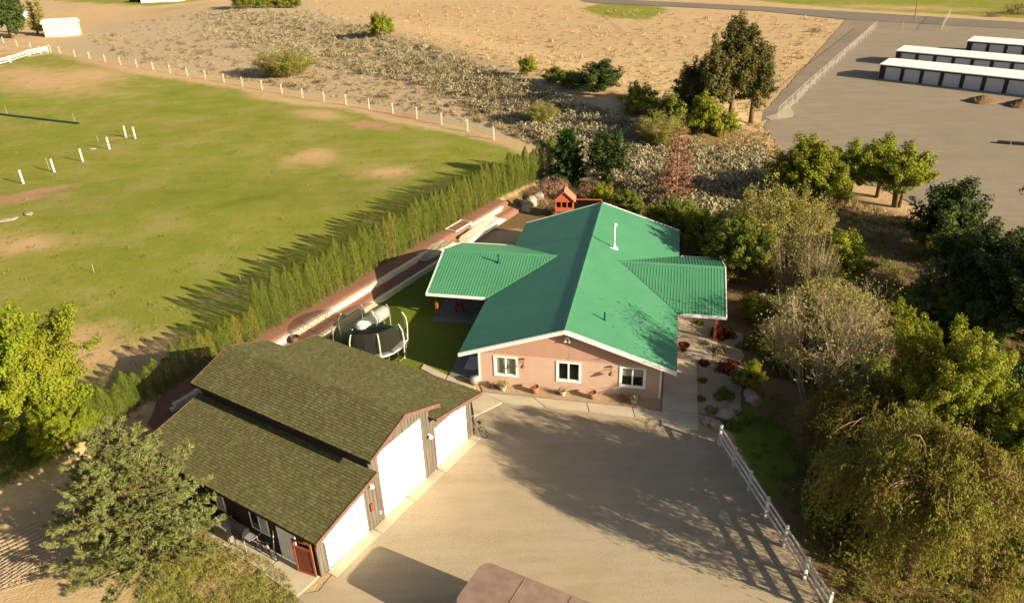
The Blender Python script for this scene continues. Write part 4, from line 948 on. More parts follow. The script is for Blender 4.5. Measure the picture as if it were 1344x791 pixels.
# red barberries and small bed plants
bb = bushmesh(1, 1, 95, FO['barberry'], 900, .09, .5, .4); gb = bushmesh(1, 1, 96, FO['mid'], 700, .09, .5, .4); pb = bushmesh(1, 1, 97, FO['pale'], 700, .09, .4, .6)
for i, (px, py, s, m_, lab) in enumerate([(947, 440, 1.0, bb, 'dark red barberry shrub under the right wing corner'), (957, 486, .95, bb, 'dark red barberry shrub in the middle of the side bed'), (924, 478, .45, bb, 'small dark red plant at the edge of the side patio'),
    (944, 462, .6, pb, 'pale grassy plant between the two red shrubs'), (926, 452, .4, pb, 'little pale plant beside the patio edge'), (950, 520, .75, gb, 'green shrub in the shaded lower bed'), (934, 540, .5, pb, 'pale plant near the fence end boulders'),
    (968, 500, .5, gb, 'green shrub right of the lower red shrub'), (975, 455, .6, gb, 'dark green shrub right of the upper red shrub'), (922, 500, .35, gb, 'tiny green plant along the patio edge'), (920, 524, .35, gb, 'tiny plant at the lower patio edge'), (960, 560, .6, gb, 'green shrub behind the white fence end'), (918, 425, .4, gb, 'small green plant by the red porch post')]):
    tag(link('bed_shrub', m_, None, G(px, py), (0, 0, i*1.3), (s, s, s*.85)), lab, 'shrub')

# ------------------------------------------------------------------ sagebrush and tufts
g = np.random.RandomState(7)
def polyC(P, n, poly):
    q = np.array(poly); lo, hi = q.min(0), q.max(0); out = []
    while len(out) < n:
        p = lo+(hi-lo)*g.rand(4000, 2); k = sdf(p[:, 0], p[:, 1], poly) > 0; out += list(p[k])
    return np.array(out[:n])
def pixpts(n, poly):
    """scatter points evenly over a ground polygon named by its outline in the photograph, denser nearby"""
    q = np.array(poly, float); lo, hi = q.min(0), q.max(0); out = []
    while len(out) < n:
        p = lo+(hi-lo)*g.rand(3000, 2); k = sdf(p[:, 0], p[:, 1], [tuple(a) for a in poly]) > 0; out += list(p[k])
    return np.array([tuple(G(*a)) for a in out[:n]])
def joined(name, pts, scales, variants, mat, label):
    Vs, n = [], 0
    for i, p in enumerate(pts):
        v = variants[i % len(variants)]; a = g.rand()*6.28; c_, s_ = math.cos(a), math.sin(a); s = scales[i]
        Rm = np.array([[c_, -s_, 0], [s_, c_, 0], [0, 0, 1]]); Vs.append(v@Rm.T*s+p)
    V = np.concatenate(Vs); o = link(name, npmesh(name, V, np.arange(len(V)).reshape(-1, 4), (mat,)))
    return tag(o, label, name.replace('_', ' '), kind='stuff')
def verts(me):
    a = np.zeros(len(me.vertices)*3, np.float32); me.vertices.foreach_get('co', a); return a.reshape(-1, 3)
SAGE = [(300, 12), (400, 14), (440, 24), (560, 60), (700, 110), (800, 150), (880, 190), (1000, 200), (1035, 250), (990, 270), (950, 300), (905, 290), (870, 275), (790, 236), (720, 192), (640, 150), (560, 112), (430, 90), (340, 70), (290, 50), (240, 22)]
SAGE2 = [(110, 48), (200, 24), (320, 8), (400, 12), (560, 58), (700, 110), (760, 190), (735, 208), (655, 170), (600, 158), (440, 128), (300, 103), (160, 78)]
sg = [verts(bushmesh(.8, .75, 100+s, FO['sage'], 50, .135, .45, .6)) for s in range(5)]
pts = pixpts(4600, SAGE); sc_ = .35+1.15*g.rand(len(pts))**1.3
joined('sagebrush', pts, sc_, sg, FO['sage'], 'pale grey-green sagebrush covering the low ridge behind the hedge')
pts = pixpts(1700, SAGE2); joined('low_scrub', pts, .3+.9*g.rand(len(pts))**1.8, sg, FO['sagedark'], 'brown low scrub between the pasture fence and the sagebrush')
pts = pixpts(750, SAGE2); joined('bunch_grass', pts, .3+.5*g.rand(len(pts)), [v*np.array([1.2, 1.2, .8]) for v in sg], FO['straw'], 'straw coloured bunch grass between the sagebrush')
pts = pixpts(420, SAGE2+[(640, 140)]) if 0 else pixpts(170, SAGE); joined('dark_scrub', pts, .5+.8*g.rand(len(pts)), sg, FO['darkscrub'], 'dark brown scrub mixed through the sagebrush')
sgm = [bushmesh(.9, .95, 120+s, FO['sage'], 420, .085, .4, .9, 'sagebrush_clump') for s in range(3)]
big = pixpts(46, [(760, 190), (830, 170), (1000, 205), (1020, 250), (940, 255), (930, 240), (860, 245), (800, 215)])
for i, p in enumerate(sorted(map(tuple, big), key=lambda q: q[1])):
    s = .8+.6*rg.random()
    tag(link('sagebrush_clump', sgm[i % 3], None, p, (0, 0, rg.uniform(0, 6)), (s, s, s)), f'large pale sagebrush clump behind the green roof, {ordw(i+1)} counting up the slope from the house', 'sagebrush', 'large sagebrush clumps behind the house')
PAST = [(0, 92), (110, 84), (240, 108), (380, 140), (500, 160), (640, 190), (690, 225), (560, 300), (400, 390), (200, 505), (60, 600), (0, 600)]
pf_ = [verts(bushmesh(.35, .16, 170+s, FO['weed'], 14, .07, .3, .9)) for s in range(4)]
pts = pixpts(1500, PAST); joined('pasture_tufts', pts, .25+.8*g.rand(len(pts))**3*(1+pts[:, 1:2].ravel()/120), pf_, FO['turf'], 'coarse grass tufts scattered through the green pasture')
UG = [(1000, 400), (1090, 390), (1150, 440), (1180, 520), (1230, 560), (1240, 700), (1150, 760), (1085, 720), (1060, 640), (1090, 590), (1075, 520), (1020, 500), (985, 440)]
ub = [verts(bushmesh(1.0, .95, 160+s, FO['mid'], 150, .105, .45, .8)) for s in range(4)]
pts = pixpts(230, UG); joined('undergrowth', pts, .5+.75*g.rand(len(pts)), ub, FO['willow'], 'olive brown undergrowth filling the ground below the willow and the pale trees')
pts = pixpts(120, [(1000, 380), (1100, 385), (1150, 440), (1130, 500), (1040, 480), (990, 430)]); joined('pale_undergrowth', pts, .5+.7*g.rand(len(pts)), ub, FO['pale'], 'pale dry undergrowth on the slope right of the house')
pts = pixpts(150, [(1180, 400), (1340, 380), (1500, 420), (1500, 560), (1290, 520), (1200, 470)]); joined('shaded_undergrowth', pts, .5+.9*g.rand(len(pts)), ub, FO['darkgreen'], 'dark undergrowth in the shaded gully at right')
pts = pixpts(160, [(940, 240), (1050, 260), (1060, 300), (960, 330), (905, 320), (900, 280)]); joined('slope_undergrowth', pts, .4+.5*g.rand(len(pts)), ub, FO['yellow'], 'yellowish undergrowth on the slope behind the right wing')
wd = [verts(bushmesh(.5, .5, 140+s, FO['weed'], 26, .13, .3, 1.2)) for s in range(4)]
wf = [verts(bushmesh(.5, .42, 150+s, FO['weed'], 40, .085, .25, 1.2)) for s in range(4)]
pts = pixpts(1300, [(250, 660), (262, 668), (300, 697), (378, 757), (400, 800), (180, 800), (190, 700)]); joined('weeds', pts, .15+.38*g.rand(len(pts))**1.5, wf, FO['weed'], 'yellow-green weeds on the slope below the garage walk')
DRY = [(560, 58), (700, 100), (860, 140), (1000, 150), (1100, 40), (1120, 26), (900, 16), (700, 6), (400, 2), (420, 18)]
pts = pixpts(1700, DRY); joined('dry_grass_tufts', pts, .35+.9*g.rand(len(pts))**2*(1+pts[:, 1]/200), wd, FO['straw'], 'straw coloured grass tufts scattered on the dry field')
pts = pixpts(800, DRY); joined('dry_weeds', pts, .4+.7*g.rand(len(pts)), [v*np.array([1.6, 1.6, .5]) for v in wd], FO['sagedark'], 'brown weeds dotted over the dry field')
pts = pixpts(1300, [(1060, 240), (1300, 330), (1500, 330), (1500, 560), (1250, 600), (1080, 520), (1000, 470), (980, 410), (1090, 390)]); joined('gully_brush', pts, .5+.8*g.rand(len(pts)), wd, FO['mid'], 'dull green brush covering the shaded gully floor')
pts = pixpts(500, [(960, 540), (1010, 500), (1075, 560), (1160, 700), (1340, 700), (1340, 900), (1090, 900), (1060, 740)]); joined('rough_grass', pts, .3+.5*g.rand(len(pts)), wd, FO['mid'], 'rough grass under the willow')
pts = pixpts(260, [(0, 560), (210, 545), (140, 560), (0, 640)]); joined('shade_weeds', pts, .4+.4*g.rand(len(pts)), wd, FO['mid'], 'shaded weeds under the yellow-green tree')
pts = pixpts(420, [(950, 165), (1000, 160), (1030, 205), (1050, 225), (1000, 200), (940, 195)]); joined('dirt_edge_grass', pts, .35+.4*g.rand(len(pts)), wd, FO['straw'], 'dry straw grass between the tall tree cluster and the gravel lot')
pts = pixpts(500, [(1080, 250), (1300, 325), (1260, 335), (1130, 300), (1080, 280)]); joined('lot_edge_grass', pts, .35+.4*g.rand(len(pts)), wd, FO['straw'], 'dry straw grass along the edge of the gravel lot')
for i, (px, py, s, lab) in enumerate([(570, 65, 1.6, 'dark brown shrub right of the lone bright bush'), (500, 228, .0, ''), (265, 70, 1.6, 'dark sagebrush patch above the left part of the fence'), (310, 62, 1.9, 'dark shrub in the middle of the left scrub slope'), (150, 47, 1.5, 'dark shrub right of the white shed'), (1070, 42, 2.2, 'dark brown shrub near the top of the dry field'), (1303, 22, 2.4, 'dark green shrub beyond the road by the storage lot'), (1335, 18, 5, 'dark tree clump beyond the road at the upper right')]):
    if s: tag(link('dark_shrub', sgm[0] if 0 else w5, None, G(px, py), (0, 0, i), (s, s, s*.6)), lab, 'shrub')

# ------------------------------------------------------------------ fences
M['post_cream'] = simple('weathered_post', (.58, .52, .40), .8, .15, 3)
pf = thing('pasture_fence', 'long wire fence of white posts along the top of the green pasture', 'fence', G(397, 129))
pbase = G(397, 129)
ppx = [(5, 57), (23, 61.5), (41, 65), (67, 68.7), (79, 70.5), (99, 75.5), (118, 78), (138.5, 82), (158.5, 85.5), (180, 89), (201.5, 92.5), (224, 96.5), (246.5, 100.5), (270, 104.5), (294.5, 108.5), (318.7, 113), (344.5, 118), (370.5, 123), (397.5, 129), (426, 134), (454.7, 138), (485, 143.5), (516, 149.5), (547.5, 156), (580, 163.5), (614, 172.6), (648.4, 183)]
pm = MB().box((0, 0, .82), (.13, .13, 1.64)).mesh('post', M['post_cream'])
pw = [G(*q) for q in ppx]
for p in pw: part('post', pm, pf, p-pbase)
mb = MB()
for a, b in zip(pw[:-1], pw[1:]):
    for z in (.45, .9, 1.35): mb.tube([a-pbase+Vector((0, .1, z)), b-pbase+Vector((0, .1, z))], .018, 3, False)
part('wire', mb.mesh('wire', M['bark_pale']), pf)
def railfence(name, label, pts, rails, pmat, rmat, ph=1.25, pw_=.14, rh=.13, rt=.045, gap=1):
    b0 = pts[0]; th = thing(name, label, 'fence', b0)
    pmsh = MB().box((0, 0, ph/2), (pw_, pw_, ph)).lathe([(.10, ph), (.10, ph+.02), (.01, ph+.07)], 4).mesh('post', pmat)
    for p in pts: part('post', pmsh, th, p-b0)
    for a, b in zip(pts[:-1], pts[1:]):
        d = b-a; L = math.hypot(d.x, d.y); an = math.atan2(d.y, d.x)
        for z in rails:
            me = MB().box((0, 0, 0), (L-.02, rt, rh)).mesh('rail', rmat); o = part('rail', me, th, (a+b)/2-b0+Vector((0, 0, z)), (0, -math.asin(d.z/L), an))
    return th
railfence('rail_fence', 'white three rail fence at the upper left corner of the pasture', [G(-22, 92), G(14, 82.7), G(39, 74), G(54, 70.5), G(63, 69)], (.45, .9, 1.3), M['white_paint'], M['white_paint'], 1.5, .2, .16, .06)
A0, A1 = G(944, 583), G(1085, 806); np_ = 6
railfence('rail_fence', 'white vinyl rail fence along the right side of the driveway', [A0.lerp(A1, i/np_) for i in range(np_+1)], (.35, .72, 1.08), M['rail_vinyl'], M['rail_vinyl'], 1.22, .13, .13, .045)
pd = MB().box((0, 0, .8), (.13, .13, 1.6)).mesh('pasture_post', M['white_paint'])
for i, (px, py) in enumerate([(31, 241), (71.7, 226), (109, 212), (144, 196), (166, 180.5), (178, 182)]):
    tag(link('pasture_post', pd, None, G(px, py)), ['white post standing nearest the red dirt patch in the pasture', 'white post second from the left in the pasture row', 'white post in the middle of the pasture row', 'white post just left of the close pair in the pasture', 'left white post of the close pair in the pasture', 'right white post of the close pair in the pasture'][i], 'post', 'white posts standing loose in the pasture')
tp_ = MB().tube([(0, 0, 0), (0, 0, 1.5)], .03, 5).mesh('thin_stake', M['grey_metal'])
for i, (px, py) in enumerate([(65, 223), (131, 193), (10, 151), (99, 162), (316, 373/1.0-4), (124, 358)]):
    tag(link('thin_stake', tp_, None, G(px, py), None, (1, 1, [1, 1, 1, 1, .4, .5][i])), ['thin metal stake beside the second white pasture post', 'thin metal stake left of the close pair of posts', 'thin metal stake at the left end of the dark shadow line', 'thin metal stake at the right end of the dark shadow line', 'short stake alone low in the middle of the pasture', 'short stake in the lower left pasture'][i], 'stake')
dl = [G(-30, 146), G(10, 152), G(60, 158), G(104, 163)]
mb = MB(); mb.tube([p+Vector((0, 0, .12)) for p in dl], .16, 6); tag(link('shadow_tube', mb.mesh('shadow_tube', M['dark_green'])), 'long dark tube standing in for a shadow line across the left of the pasture', 'shadow line')  # dark tube laid on the grass in place of a shadow line
# lot fences
def wiremesh():
    k = N('chain_link', .5, .3, .3); k.col((.45, .42, .36)); tb_ = k.n('ShaderNodeBsdfTransparent'); mx = k.n('ShaderNodeMixShader'); mx.inputs[0].default_value = .9
    k.l(k.b.outputs[0], mx.inputs[1]); k.l(tb_.outputs[0], mx.inputs[2]); k.l(mx.outputs[0], k.t.nodes['Material Output'].inputs['Surface']); return k.m
M['chain'] = wiremesh()
def chain(label, pts, h=1.8):
    b0 = pts[0]; th = thing('chain_link_fence', label, 'fence', b0)
    for a, b in zip(pts[:-1], pts[1:]):
        L = (b-a).length; n = max(1, int(L/4)); d = (b-a)
        part('netting', MB().add([a-b0+Vector((0, 0, .05)), b-b0+Vector((0, 0, .05)), b-b0+Vector((0, 0, h)), a-b0+Vector((0, 0, h))], [(0, 1, 2, 3)]).mesh('netting', M['chain']), th)
        part('top_rail', MB().tube([a-b0+Vector((0, 0, h)), b-b0+Vector((0, 0, h))], .03, 5).mesh('top_rail', M['grey_metal']), th)
        for k in range(n+1): part('post', CP, th, a+d*k/n-b0)
CP = MB().tube([(0, 0, 0), (0, 0, 1.85)], .04, 5).mesh('post', M['grey_metal'])
chain('chain link fence between the gravel lane and the storage lot', [G(1150, 38), G(1112, 72), G(1062, 118), G(1020, 158)])
chain('short chain link fence panel beside the utility pole', [G(1235, 41), G(1246, 22)], 2)
chain('low chain link gate across the lot entrance', [G(1150, 38), G(1184, 39)], 1.2)

# ------------------------------------------------------------------ storage units
M['unit_roof'] = simple('white_unit_roof', (.80, .76, .72), .5, .04, .3); M['unit_wall'] = simple('brown_unit_trim', (.045, .03, .022), .7, .2, 2); M['unit_door'] = simple('unit_door', (.50, .50, .52), .5, .06, .5); M['unit_end'] = simple('unit_end', (.5, .48, .44), .6, .05, 1)
ud = Vector((.673, -.740)); bd = Vector((.740, .673)); uang = math.atan2(ud.y, ud.x)
def unitb(label, P, n, first=.9):
    th = thing('storage_building', label, 'storage building', (P.x, P.y, .03), uang); L = first+n*3.05+.5; Wd = 7.0; ez, rz2 = 2.25, 2.75
    wl_ = MB()
    wl_.mm((0, 0, 0), (first, .15, ez)); 
    for k in range(n): wl_.mm((first+k*3.05+2.5, 0, 0), (first+(k+1)*3.05, .15, ez))
    wl_.mm((first+n*3.05, 0, 0), (L, .15, ez))
    for k in range(n): wl_.mm((first+k*3.05, 0, 2.0), (first+k*3.05+2.5, .15, ez))
    part('front_wall', wl_.mesh('front_wall', M['unit_wall']), th)
    part('end_wall', MB().prism([(.0, 0), (Wd, 0), (Wd, ez), (Wd/2, rz2), (0, ez)], -.05, -.001, lambda p, q, d: (d, p, q)).mesh('end_wall', M['unit_end']), th)
    part('rear_wall', MB().mm((0, Wd-.15, 0), (L, Wd, ez)).mm((L-.1, .15, 0), (L, Wd-.15, ez)).mesh('rear_wall', M['unit_end']), th)
    for y0, y1, za, zb in ((-.15, Wd/2, ez, rz2), (Wd/2, Wd+.15, rz2, ez)):
        part('roof_slope', MB().add([(-.15, y0, za), (L+.15, y0, za), (L+.15, y1, zb), (-.15, y1, zb), (-.15, y0, za+.12), (L+.15, y0, za+.12), (L+.15, y1, zb+.12), (-.15, y1, zb+.12)], [(0, 3, 2, 1), (4, 5, 6, 7), (0, 1, 5, 4), (3, 7, 6, 2), (0, 4, 7, 3), (1, 2, 6, 5)]).mesh('roof_slope', M['unit_roof']), th)
    dm = MB()
    for z in range(8): dm.mm((.02, .07+.01*(z % 2), z*.248), (2.48, .12, z*.248+.246))
    dme = dm.mesh('roller_door', M['unit_door'])
    for k in range(n): part('roller_door', dme, th, (first+k*3.05, 0, .01))
    return th
unitb('white roofed storage building nearest the camera', Vector((63.3, 126.7)), 15)
unitb('white roofed storage building in the middle of the three', Vector((72.3, 139.8)), 14)
unitb('white roofed storage building farthest back, cut by the right edge', Vector((90.5, 148.7)), 10)
def pile(label, p, r, h, seed):
    r_ = np.random.RandomState(seed); mb = MB(); n = 20; rings = 7; mb.v.append((0, 0, h))
    for i in range(1, rings+1):
        for k in range(n):
            a = 6.283*k/n; f = i/rings; q = r*f*(1+.12*math.sin(a*3+seed)); z = h*(1-f)**.9*(1 if i < rings else 0)+(r_.rand()*.12 if i < rings else -.03); mb.v.append((q*math.cos(a), q*.7*math.sin(a), z))
    for k in range(n): mb.f.append((0, 1+k, 1+(k+1) % n))
    for i in range(rings-1):
        for k in range(n): a = 1+i*n; mb.f.append((a+k, a+n+k, a+n+(k+1) % n, a+(k+1) % n))
    tag(link('dirt_pile', mb.mesh('dirt_pile', M['pilesoil'], False), None, (p.x, p.y, .03)), label, 'dirt pile')
pile('brown dirt pile on the lot in front of the storage units', G(1290, 134), 2.6, 1.0, 1)
pile('brown dirt pile cut by the right edge of the photo', G(1343, 139), 2.8, 1.1, 2)
up = thing('utility_pole', 'tall brown utility pole beside the road at the lot entrance', 'utility pole', G(1200, 28), rad(-40))
part('pole', MB().tube([(0, 0, -.3), (-.5, .3, 9.5)], [.16, .11], 8).mesh('pole', M['twig_brown']), up)
part('crossarm', MB().box((-.48, .3, 9.0), (2.2, .12, .12)).mesh('crossarm', M['twig_brown']), up)
pb_ = thing('parking_bumper', 'dark timber lying on the lot at the right edge of the photo', 'timber', G(1336, 190), rad(-25)); part('beam', MB().box((0, 0, .15), (4.2, .7, .3)).mesh('beam', M['dark_metal']), pb_)
part('strap', MB().box((-.8, 0, .16), (.08, .72, .32)).box((.9, 0, .16), (.08, .72, .32)).mesh('strap', M['grey_metal']), pb_)
# far left things
sh = thing('white_shed', 'white shed with a low pitched roof beyond the pasture corner', 'shed', G(84, 47), rad(12))
part('wall', MB().mm((-4.2, -2, 0), (4.2, 2, 3.6)).mesh('wall', M['post_cream']), sh)
part('roof', MB().prism([(-2.4, 3.5), (2.4, 3.5), (0, 4.6)], -4.6, 4.6, lambda p, q, d: (d, p, q)).mesh('roof', M['unit_roof']), sh)
for x in (-2.4, 0.4): part('wall_panel', MB().mm((x, -2.04, .3), (x+2.0, -2.0, 2.6)).mesh('wall_panel', M['unit_end']), sh)
fh = thing('white_building', 'large white roofed building cut by the top edge at left', 'building', G(212, 3), rad(8))
part('wall', MB().mm((-8, 0, 0), (8, 8, 3)).mesh('wall', M['white_paint']), fh)
part('roof', MB().prism([(-.6, 2.9), (8.6, 2.9), (4, 5)], -9, 9, lambda p, q, d: (d, p, q)).mesh('roof', M['unit_roof']), fh)
fc = thing('parked_car', 'dark car parked left of the far white building', 'car', G(178, 3), rad(5))
part('body', MB().prism([(-2.2, .35), (2.2, .35), (2.25, .8), (1.3, .95), (.7, 1.4), (-1.3, 1.4), (-2.1, .95)], -.85, .85, lambda p, q, d: (p, d, q)).mesh('body', M['black']), fc)
for x in (-1.4, 1.4):
    for y in (-.8, .8): part('wheel', MB().tube([(x, y-.1, .33), (x, y+.1, .33)], .33, 12).mesh('wheel', M['tyre']), fc)
fb = thing('stock_tank', 'small round pale tank between the corner tree and the white shed', 'tank', G(35, 24)); part('tank_body', MB().lathe([(1.1, 0), (1.15, 1.6), (.9, 2.0), (.1, 2.2)], 14).mesh('tank_body', M['tank_white'], True), fb)

# ------------------------------------------------------------------ yard objects
# trampoline
tc_ = Vector((-9.3, 41.7, 0)); TR = 2.3
tr = thing('trampoline', 'round trampoline with dark net and pale bowed poles behind the garage', 'trampoline', tc_)
NP = 8
mb = MB(); mb.tube([(TR*math.cos(i*6.2832/24), TR*math.sin(i*6.2832/24), .85) for i in range(25)], .04, 6, False); part('frame_ring', mb.mesh('frame_ring', M['grey_metal']), tr)
mb = MB()
for i in range(NP):
    a0, a1 = 6.2832*(i+.04)/NP, 6.2832*(i+.96)/NP
    q = [(r_*math.cos(a), r_*math.sin(a), .90) for r_, a in ((TR-.32, a0), (TR+.05, a0), (TR+.05, a1), (TR-.32, a1))]
    me = MB().add(q+[(x, y, z-.05) for x, y, z in q], [(0, 1, 2, 3), (4, 7, 6, 5), (0, 4, 5, 1), (1, 5, 6, 2), (2, 6, 7, 3), (3, 7, 4, 0)]).mesh('pad', M['white_paint'] if i in (6, 7) else M['hedgepad'] if 'hedgepad' in M else M['dark_green']); part('pad', me, tr)
part('mat', MB().lathe([(TR-.33, .86), (TR-.33, .875)], 24).mesh('mat', M['black']), tr)
for i in range(NP):
    a = 6.2832*(i+.5)/NP; c_, s_ = math.cos(a), math.sin(a)
    part('net_pole', MB().tube([((TR+o_)*c_, (TR+o_)*s_, z) for o_, z in ((.06, 0), (.12, .9), (.16, 1.5), (.10, 2.1), (-.08, 2.45), (-.15, 2.5))], .035, 6).mesh('net_pole', M['ceramic']), tr)
    part('leg', MB().tube([(TR*math.cos(a-.25), TR*math.sin(a-.25), .85), (TR*math.cos(a-.2), TR*math.sin(a-.2), .03), (TR*math.cos(a+.2), TR*math.sin(a+.2), .03), (TR*math.cos(a+.25), TR*math.sin(a+.25), .85)], .025, 5).mesh('leg', M['grey_metal']), tr)
def netm():
    k = N('black_net', .9, .1); k.col((.03, .03, .02)); tb_ = k.n('ShaderNodeBsdfTransparent'); mx = k.n('ShaderNodeMixShader'); mx.inputs[0].default_value = .45
    k.l(k.b.outputs[0], mx.inputs[1]); k.l(tb_.outputs[0], mx.inputs[2]); k.l(mx.outputs[0], k.t.nodes['Material Output'].inputs['Surface']); return k.m
mb = MB()
for i in range(24):
    a, b = 6.2832*i/24, 6.2832*(i+1)/24; mb.add([((TR-.05)*math.cos(a), (TR-.05)*math.sin(a), .9), ((TR-.05)*math.cos(b), (TR-.05)*math.sin(b), .9), ((TR-.12)*math.cos(b), (TR-.12)*math.sin(b), 2.6), ((TR-.12)*math.cos(a), (TR-.12)*math.sin(a), 2.6)], [(0, 1, 2, 3)])
part('net', mb.mesh('net', netm()), tr)
# propane tank
pt = thing('propane_tank', 'white horizontal propane tank on the grass between trampoline and block wall', 'propane tank', (-9.75, 44.7, 0), math.atan2(HD[1], HD[0]))
mb = MB(); Lt, rt_ = 2.6, .48
mb.tube([(-Lt/2-.3, 0, .85), (-Lt/2-.22, 0, .85), (-Lt/2, 0, .85), (Lt/2, 0, .85), (Lt/2+.22, 0, .85), (Lt/2+.3, 0, .85)], [.12, .33, rt_, rt_, .33, .12], 20); part('tank_shell', mb.mesh('tank_shell', M['tank_white'], True), pt)
part('valve_dome', MB().lathe([(.2, 0), (.2, .16), (.1, .24)], 12, (0, 0, 1.3)).mesh('valve_dome', M['tank_white']), pt)
for x in (-.8, .8): part('leg', MB().mm((x-.08, -.35, 0), (x+.08, .35, .45)).mesh('leg', M['concrete_dark']), pt)
# playhouse
ph_ = thing('playhouse', 'small orange wooden playhouse with a pitched roof behind the house', 'playhouse', G(741, 285), rad(-8), scale=(.88, .88, .9))
mb = MB(); W2 = .95
for x in (-W2, W2-.1): mb.mm((x, -.8, 1.0), (x+.1, .8, 2.15))
mb.mm((-W2+.1, .7, 1.0), (W2-.1, .8, 2.15)); mb.mm((-W2+.1, -.8, 1.0), (W2-.1, -.7, 1.35)); mb.mm((-W2+.1, -.8, 1.95), (W2-.1, -.7, 2.15))
for x in (-.35, .25): mb.mm((x, -.8, 1.35), (x+.12, -.7, 1.95))
mb.prism([(-W2, 2.15), (W2, 2.15), (0, 3.05)], -.8, -.7, lambda p, q, d: (p, d, q)); mb.prism([(-W2, 2.15), (W2, 2.15), (0, 3.05)], .7, .8, lambda p, q, d: (p, d, q))
part('wall', mb.mesh('wall', M['orange_wood']), ph_)
for x in (-W2+.06, W2-.06):
    for y in (-.75, .75): part('leg', MB().mm((x-.06, y-.06, 0), (x+.06, y+.06, 1.0)).mesh('leg', M['orange_wood']), ph_)
part('floor', MB().mm((-W2, -.82, .93), (W2, .82, 1.0)).mesh('floor', M['orange_wood']), ph_)
for sgn in (-1, 1): part('roof', MB().prism([(0, 3.06), (sgn*1.2, 1.98), (sgn*1.2, 2.06), (0, 3.15)], -.98, .98, lambda p, q, d: (p, d, q)).mesh('roof', M['pink_roof']), ph_)
part('front_panel', MB().mm((.1, -.79, 0), (.9, -.73, .92)).mesh('front_panel', M['orange_wood']), ph_)
sw = part('swing_beam', MB().tube([(W2, 0, 2.0), (4.0, 0, 2.0)], .06, 6).tube([(3.95, 0, 2.0), (3.95, -.8, 0)], .05, 6).tube([(3.95, 0, 2.0), (3.95, .8, 0)], .05, 6).mesh('swing_beam', M['orange_wood']), ph_)
# boulders
def boulder(label, p, s, seed, sc=(1, 1, .7)):
    import bmesh
    b = bmesh.new(); bmesh.ops.create_icosphere(b, subdivisions=3, radius=1); r_ = np.random.RandomState(seed); d0 = r_.randn(6, 3)
    for v in b.verts:
        q = np.array(v.co); f = 1+.13*sum(math.sin(2.6*float(q@d)+i) for i, d in enumerate(d0))/2; v.co = Vector(q*f); 
    me = bpy.data.meshes.new('boulder'); b.to_mesh(me); b.free(); me.materials.append(M['rock'])
    tag(link('boulder', me, None, p+Vector((0, 0, s*.2)), (0, 0, seed), (s*sc[0], s*sc[1], s*sc[2])), label, 'boulder')
for i, (px, py, s, lab) in enumerate([(697, 268, .95, 'pale boulder left of the playhouse'), (690, 276, .7, 'pale boulder just above the back roof corner'), (706, 262, .75, 'pale boulder behind the other two by the playhouse'),
    (953, 548, .55, 'large pale boulder at the top end of the white driveway fence'), (941, 560, .42, 'boulder beside the fence end nearest the driveway'), (964, 538, .4, 'grey boulder in the shade above the fence end'), (928, 554, .35, 'small boulder at the patio corner'),
    (984, 517, .45, 'lowest pale rock of the rock border'), (982, 505, .35, 'second lowest pale rock of the rock border'), (977, 495, .35, 'middle pale rock of the rock border'), (969, 485, .3, 'upper pale rock of the rock border'), (988, 526, .5, 'pale rock at the lower end of the border by the lawn'),
    (977, 400, .5, 'pale rock on the slope under the right wing corner'), (983, 408, .45, 'second pale rock on the slope right of the wing corner'), (989, 417, .4, 'third pale rock lower on the slope right of the wing'), (1000, 392, .5, 'pale rock beside the wispy tree stems'),
    (3, 291, .5, 'flat pale stone at the left edge of the pasture'), (17, 288, .35, 'flat pale stone near the left edge of the pasture'), (38, 281, .4, 'flat pale stone right of the red dirt patch'), (121, 196, .35, 'pale stone below the pasture posts')]):
    flat = (1.6, .9, .25) if i > 15 else (1, .8, .7)
    boulder(lab, G(px, py), s, i, flat)
M['tarp'] = simple('pale_tarp', (.66, .58, .42), .8, .15, 2, bump=.3)
def slab3(name, label, cat, pts, z, th_, mat, seed):
    r_ = random.Random(seed); c = sum((Vector(p) for p in pts), Vector((0, 0)))/len(pts); b0 = Vector((c.x, c.y, z)); mb = MB()
    n = 9; vs_ = []
    P = [Vector(p) for p in pts]
    for i in range(n+1):
        for j in range(n+1):
            a = P[0].lerp(P[1], i/n); b = P[3].lerp(P[2], i/n); q = a.lerp(b, j/n); e_ = min(i, j, n-i, n-j)
            vs_.append((q.x-c.x, q.y-c.y, th_*(0 if e_ == 0 else r_.uniform(.85, 1.1))))
    mb.add(vs_, [(i*(n+1)+j, (i+1)*(n+1)+j, (i+1)*(n+1)+j+1, i*(n+1)+j+1) for i in range(n) for j in range(n)])
    tag(link(name, mb.mesh(name, mat, name == 'tarp'), None, b0), label, cat)
slab3('rock_pile', 'heap of pale stone on the upper terrace beside the hedge', 'rock pile', [xy(HT(2.5, -2.6)), xy(HT(2.5, -.7)), xy(HT(7.0, -.9)), xy(HT(7.0, -2.9))], .55, .28, M['rock'], 1)
slab3('tarp', 'pale crumpled tarp draped down the terrace behind the left wing', 'tarp', [xy(HT(7.3, -3.6)), xy(HT(7.6, -2.0)), xy(HT(14.5, -1.5)), xy(HT(14.2, -3.4))], .35, .3, M['tarp'], 2)
cf = thing('cold_frame', 'low wooden frame lying on the terrace mulch', 'garden frame', HT(9.6, -1.1, .9), math.atan2(HD[1], HD[0]))
part('frame_board', MB().mm((-1.3, -.6, 0), (1.3, -.54, .12)).mm((-1.3, .54, 0), (1.3, .6, .12)).mm((-1.3, -.54, 0), (-1.24, .54, .12)).mm((1.24, -.54, 0), (1.3, .54, .12)).mesh('frame_board', M['ceramic']), cf)
part('frame_lid', MB().mm((-1.24, -.54, .02), (1.24, .54, .06)).mesh('frame_lid', M['mulch']), cf)
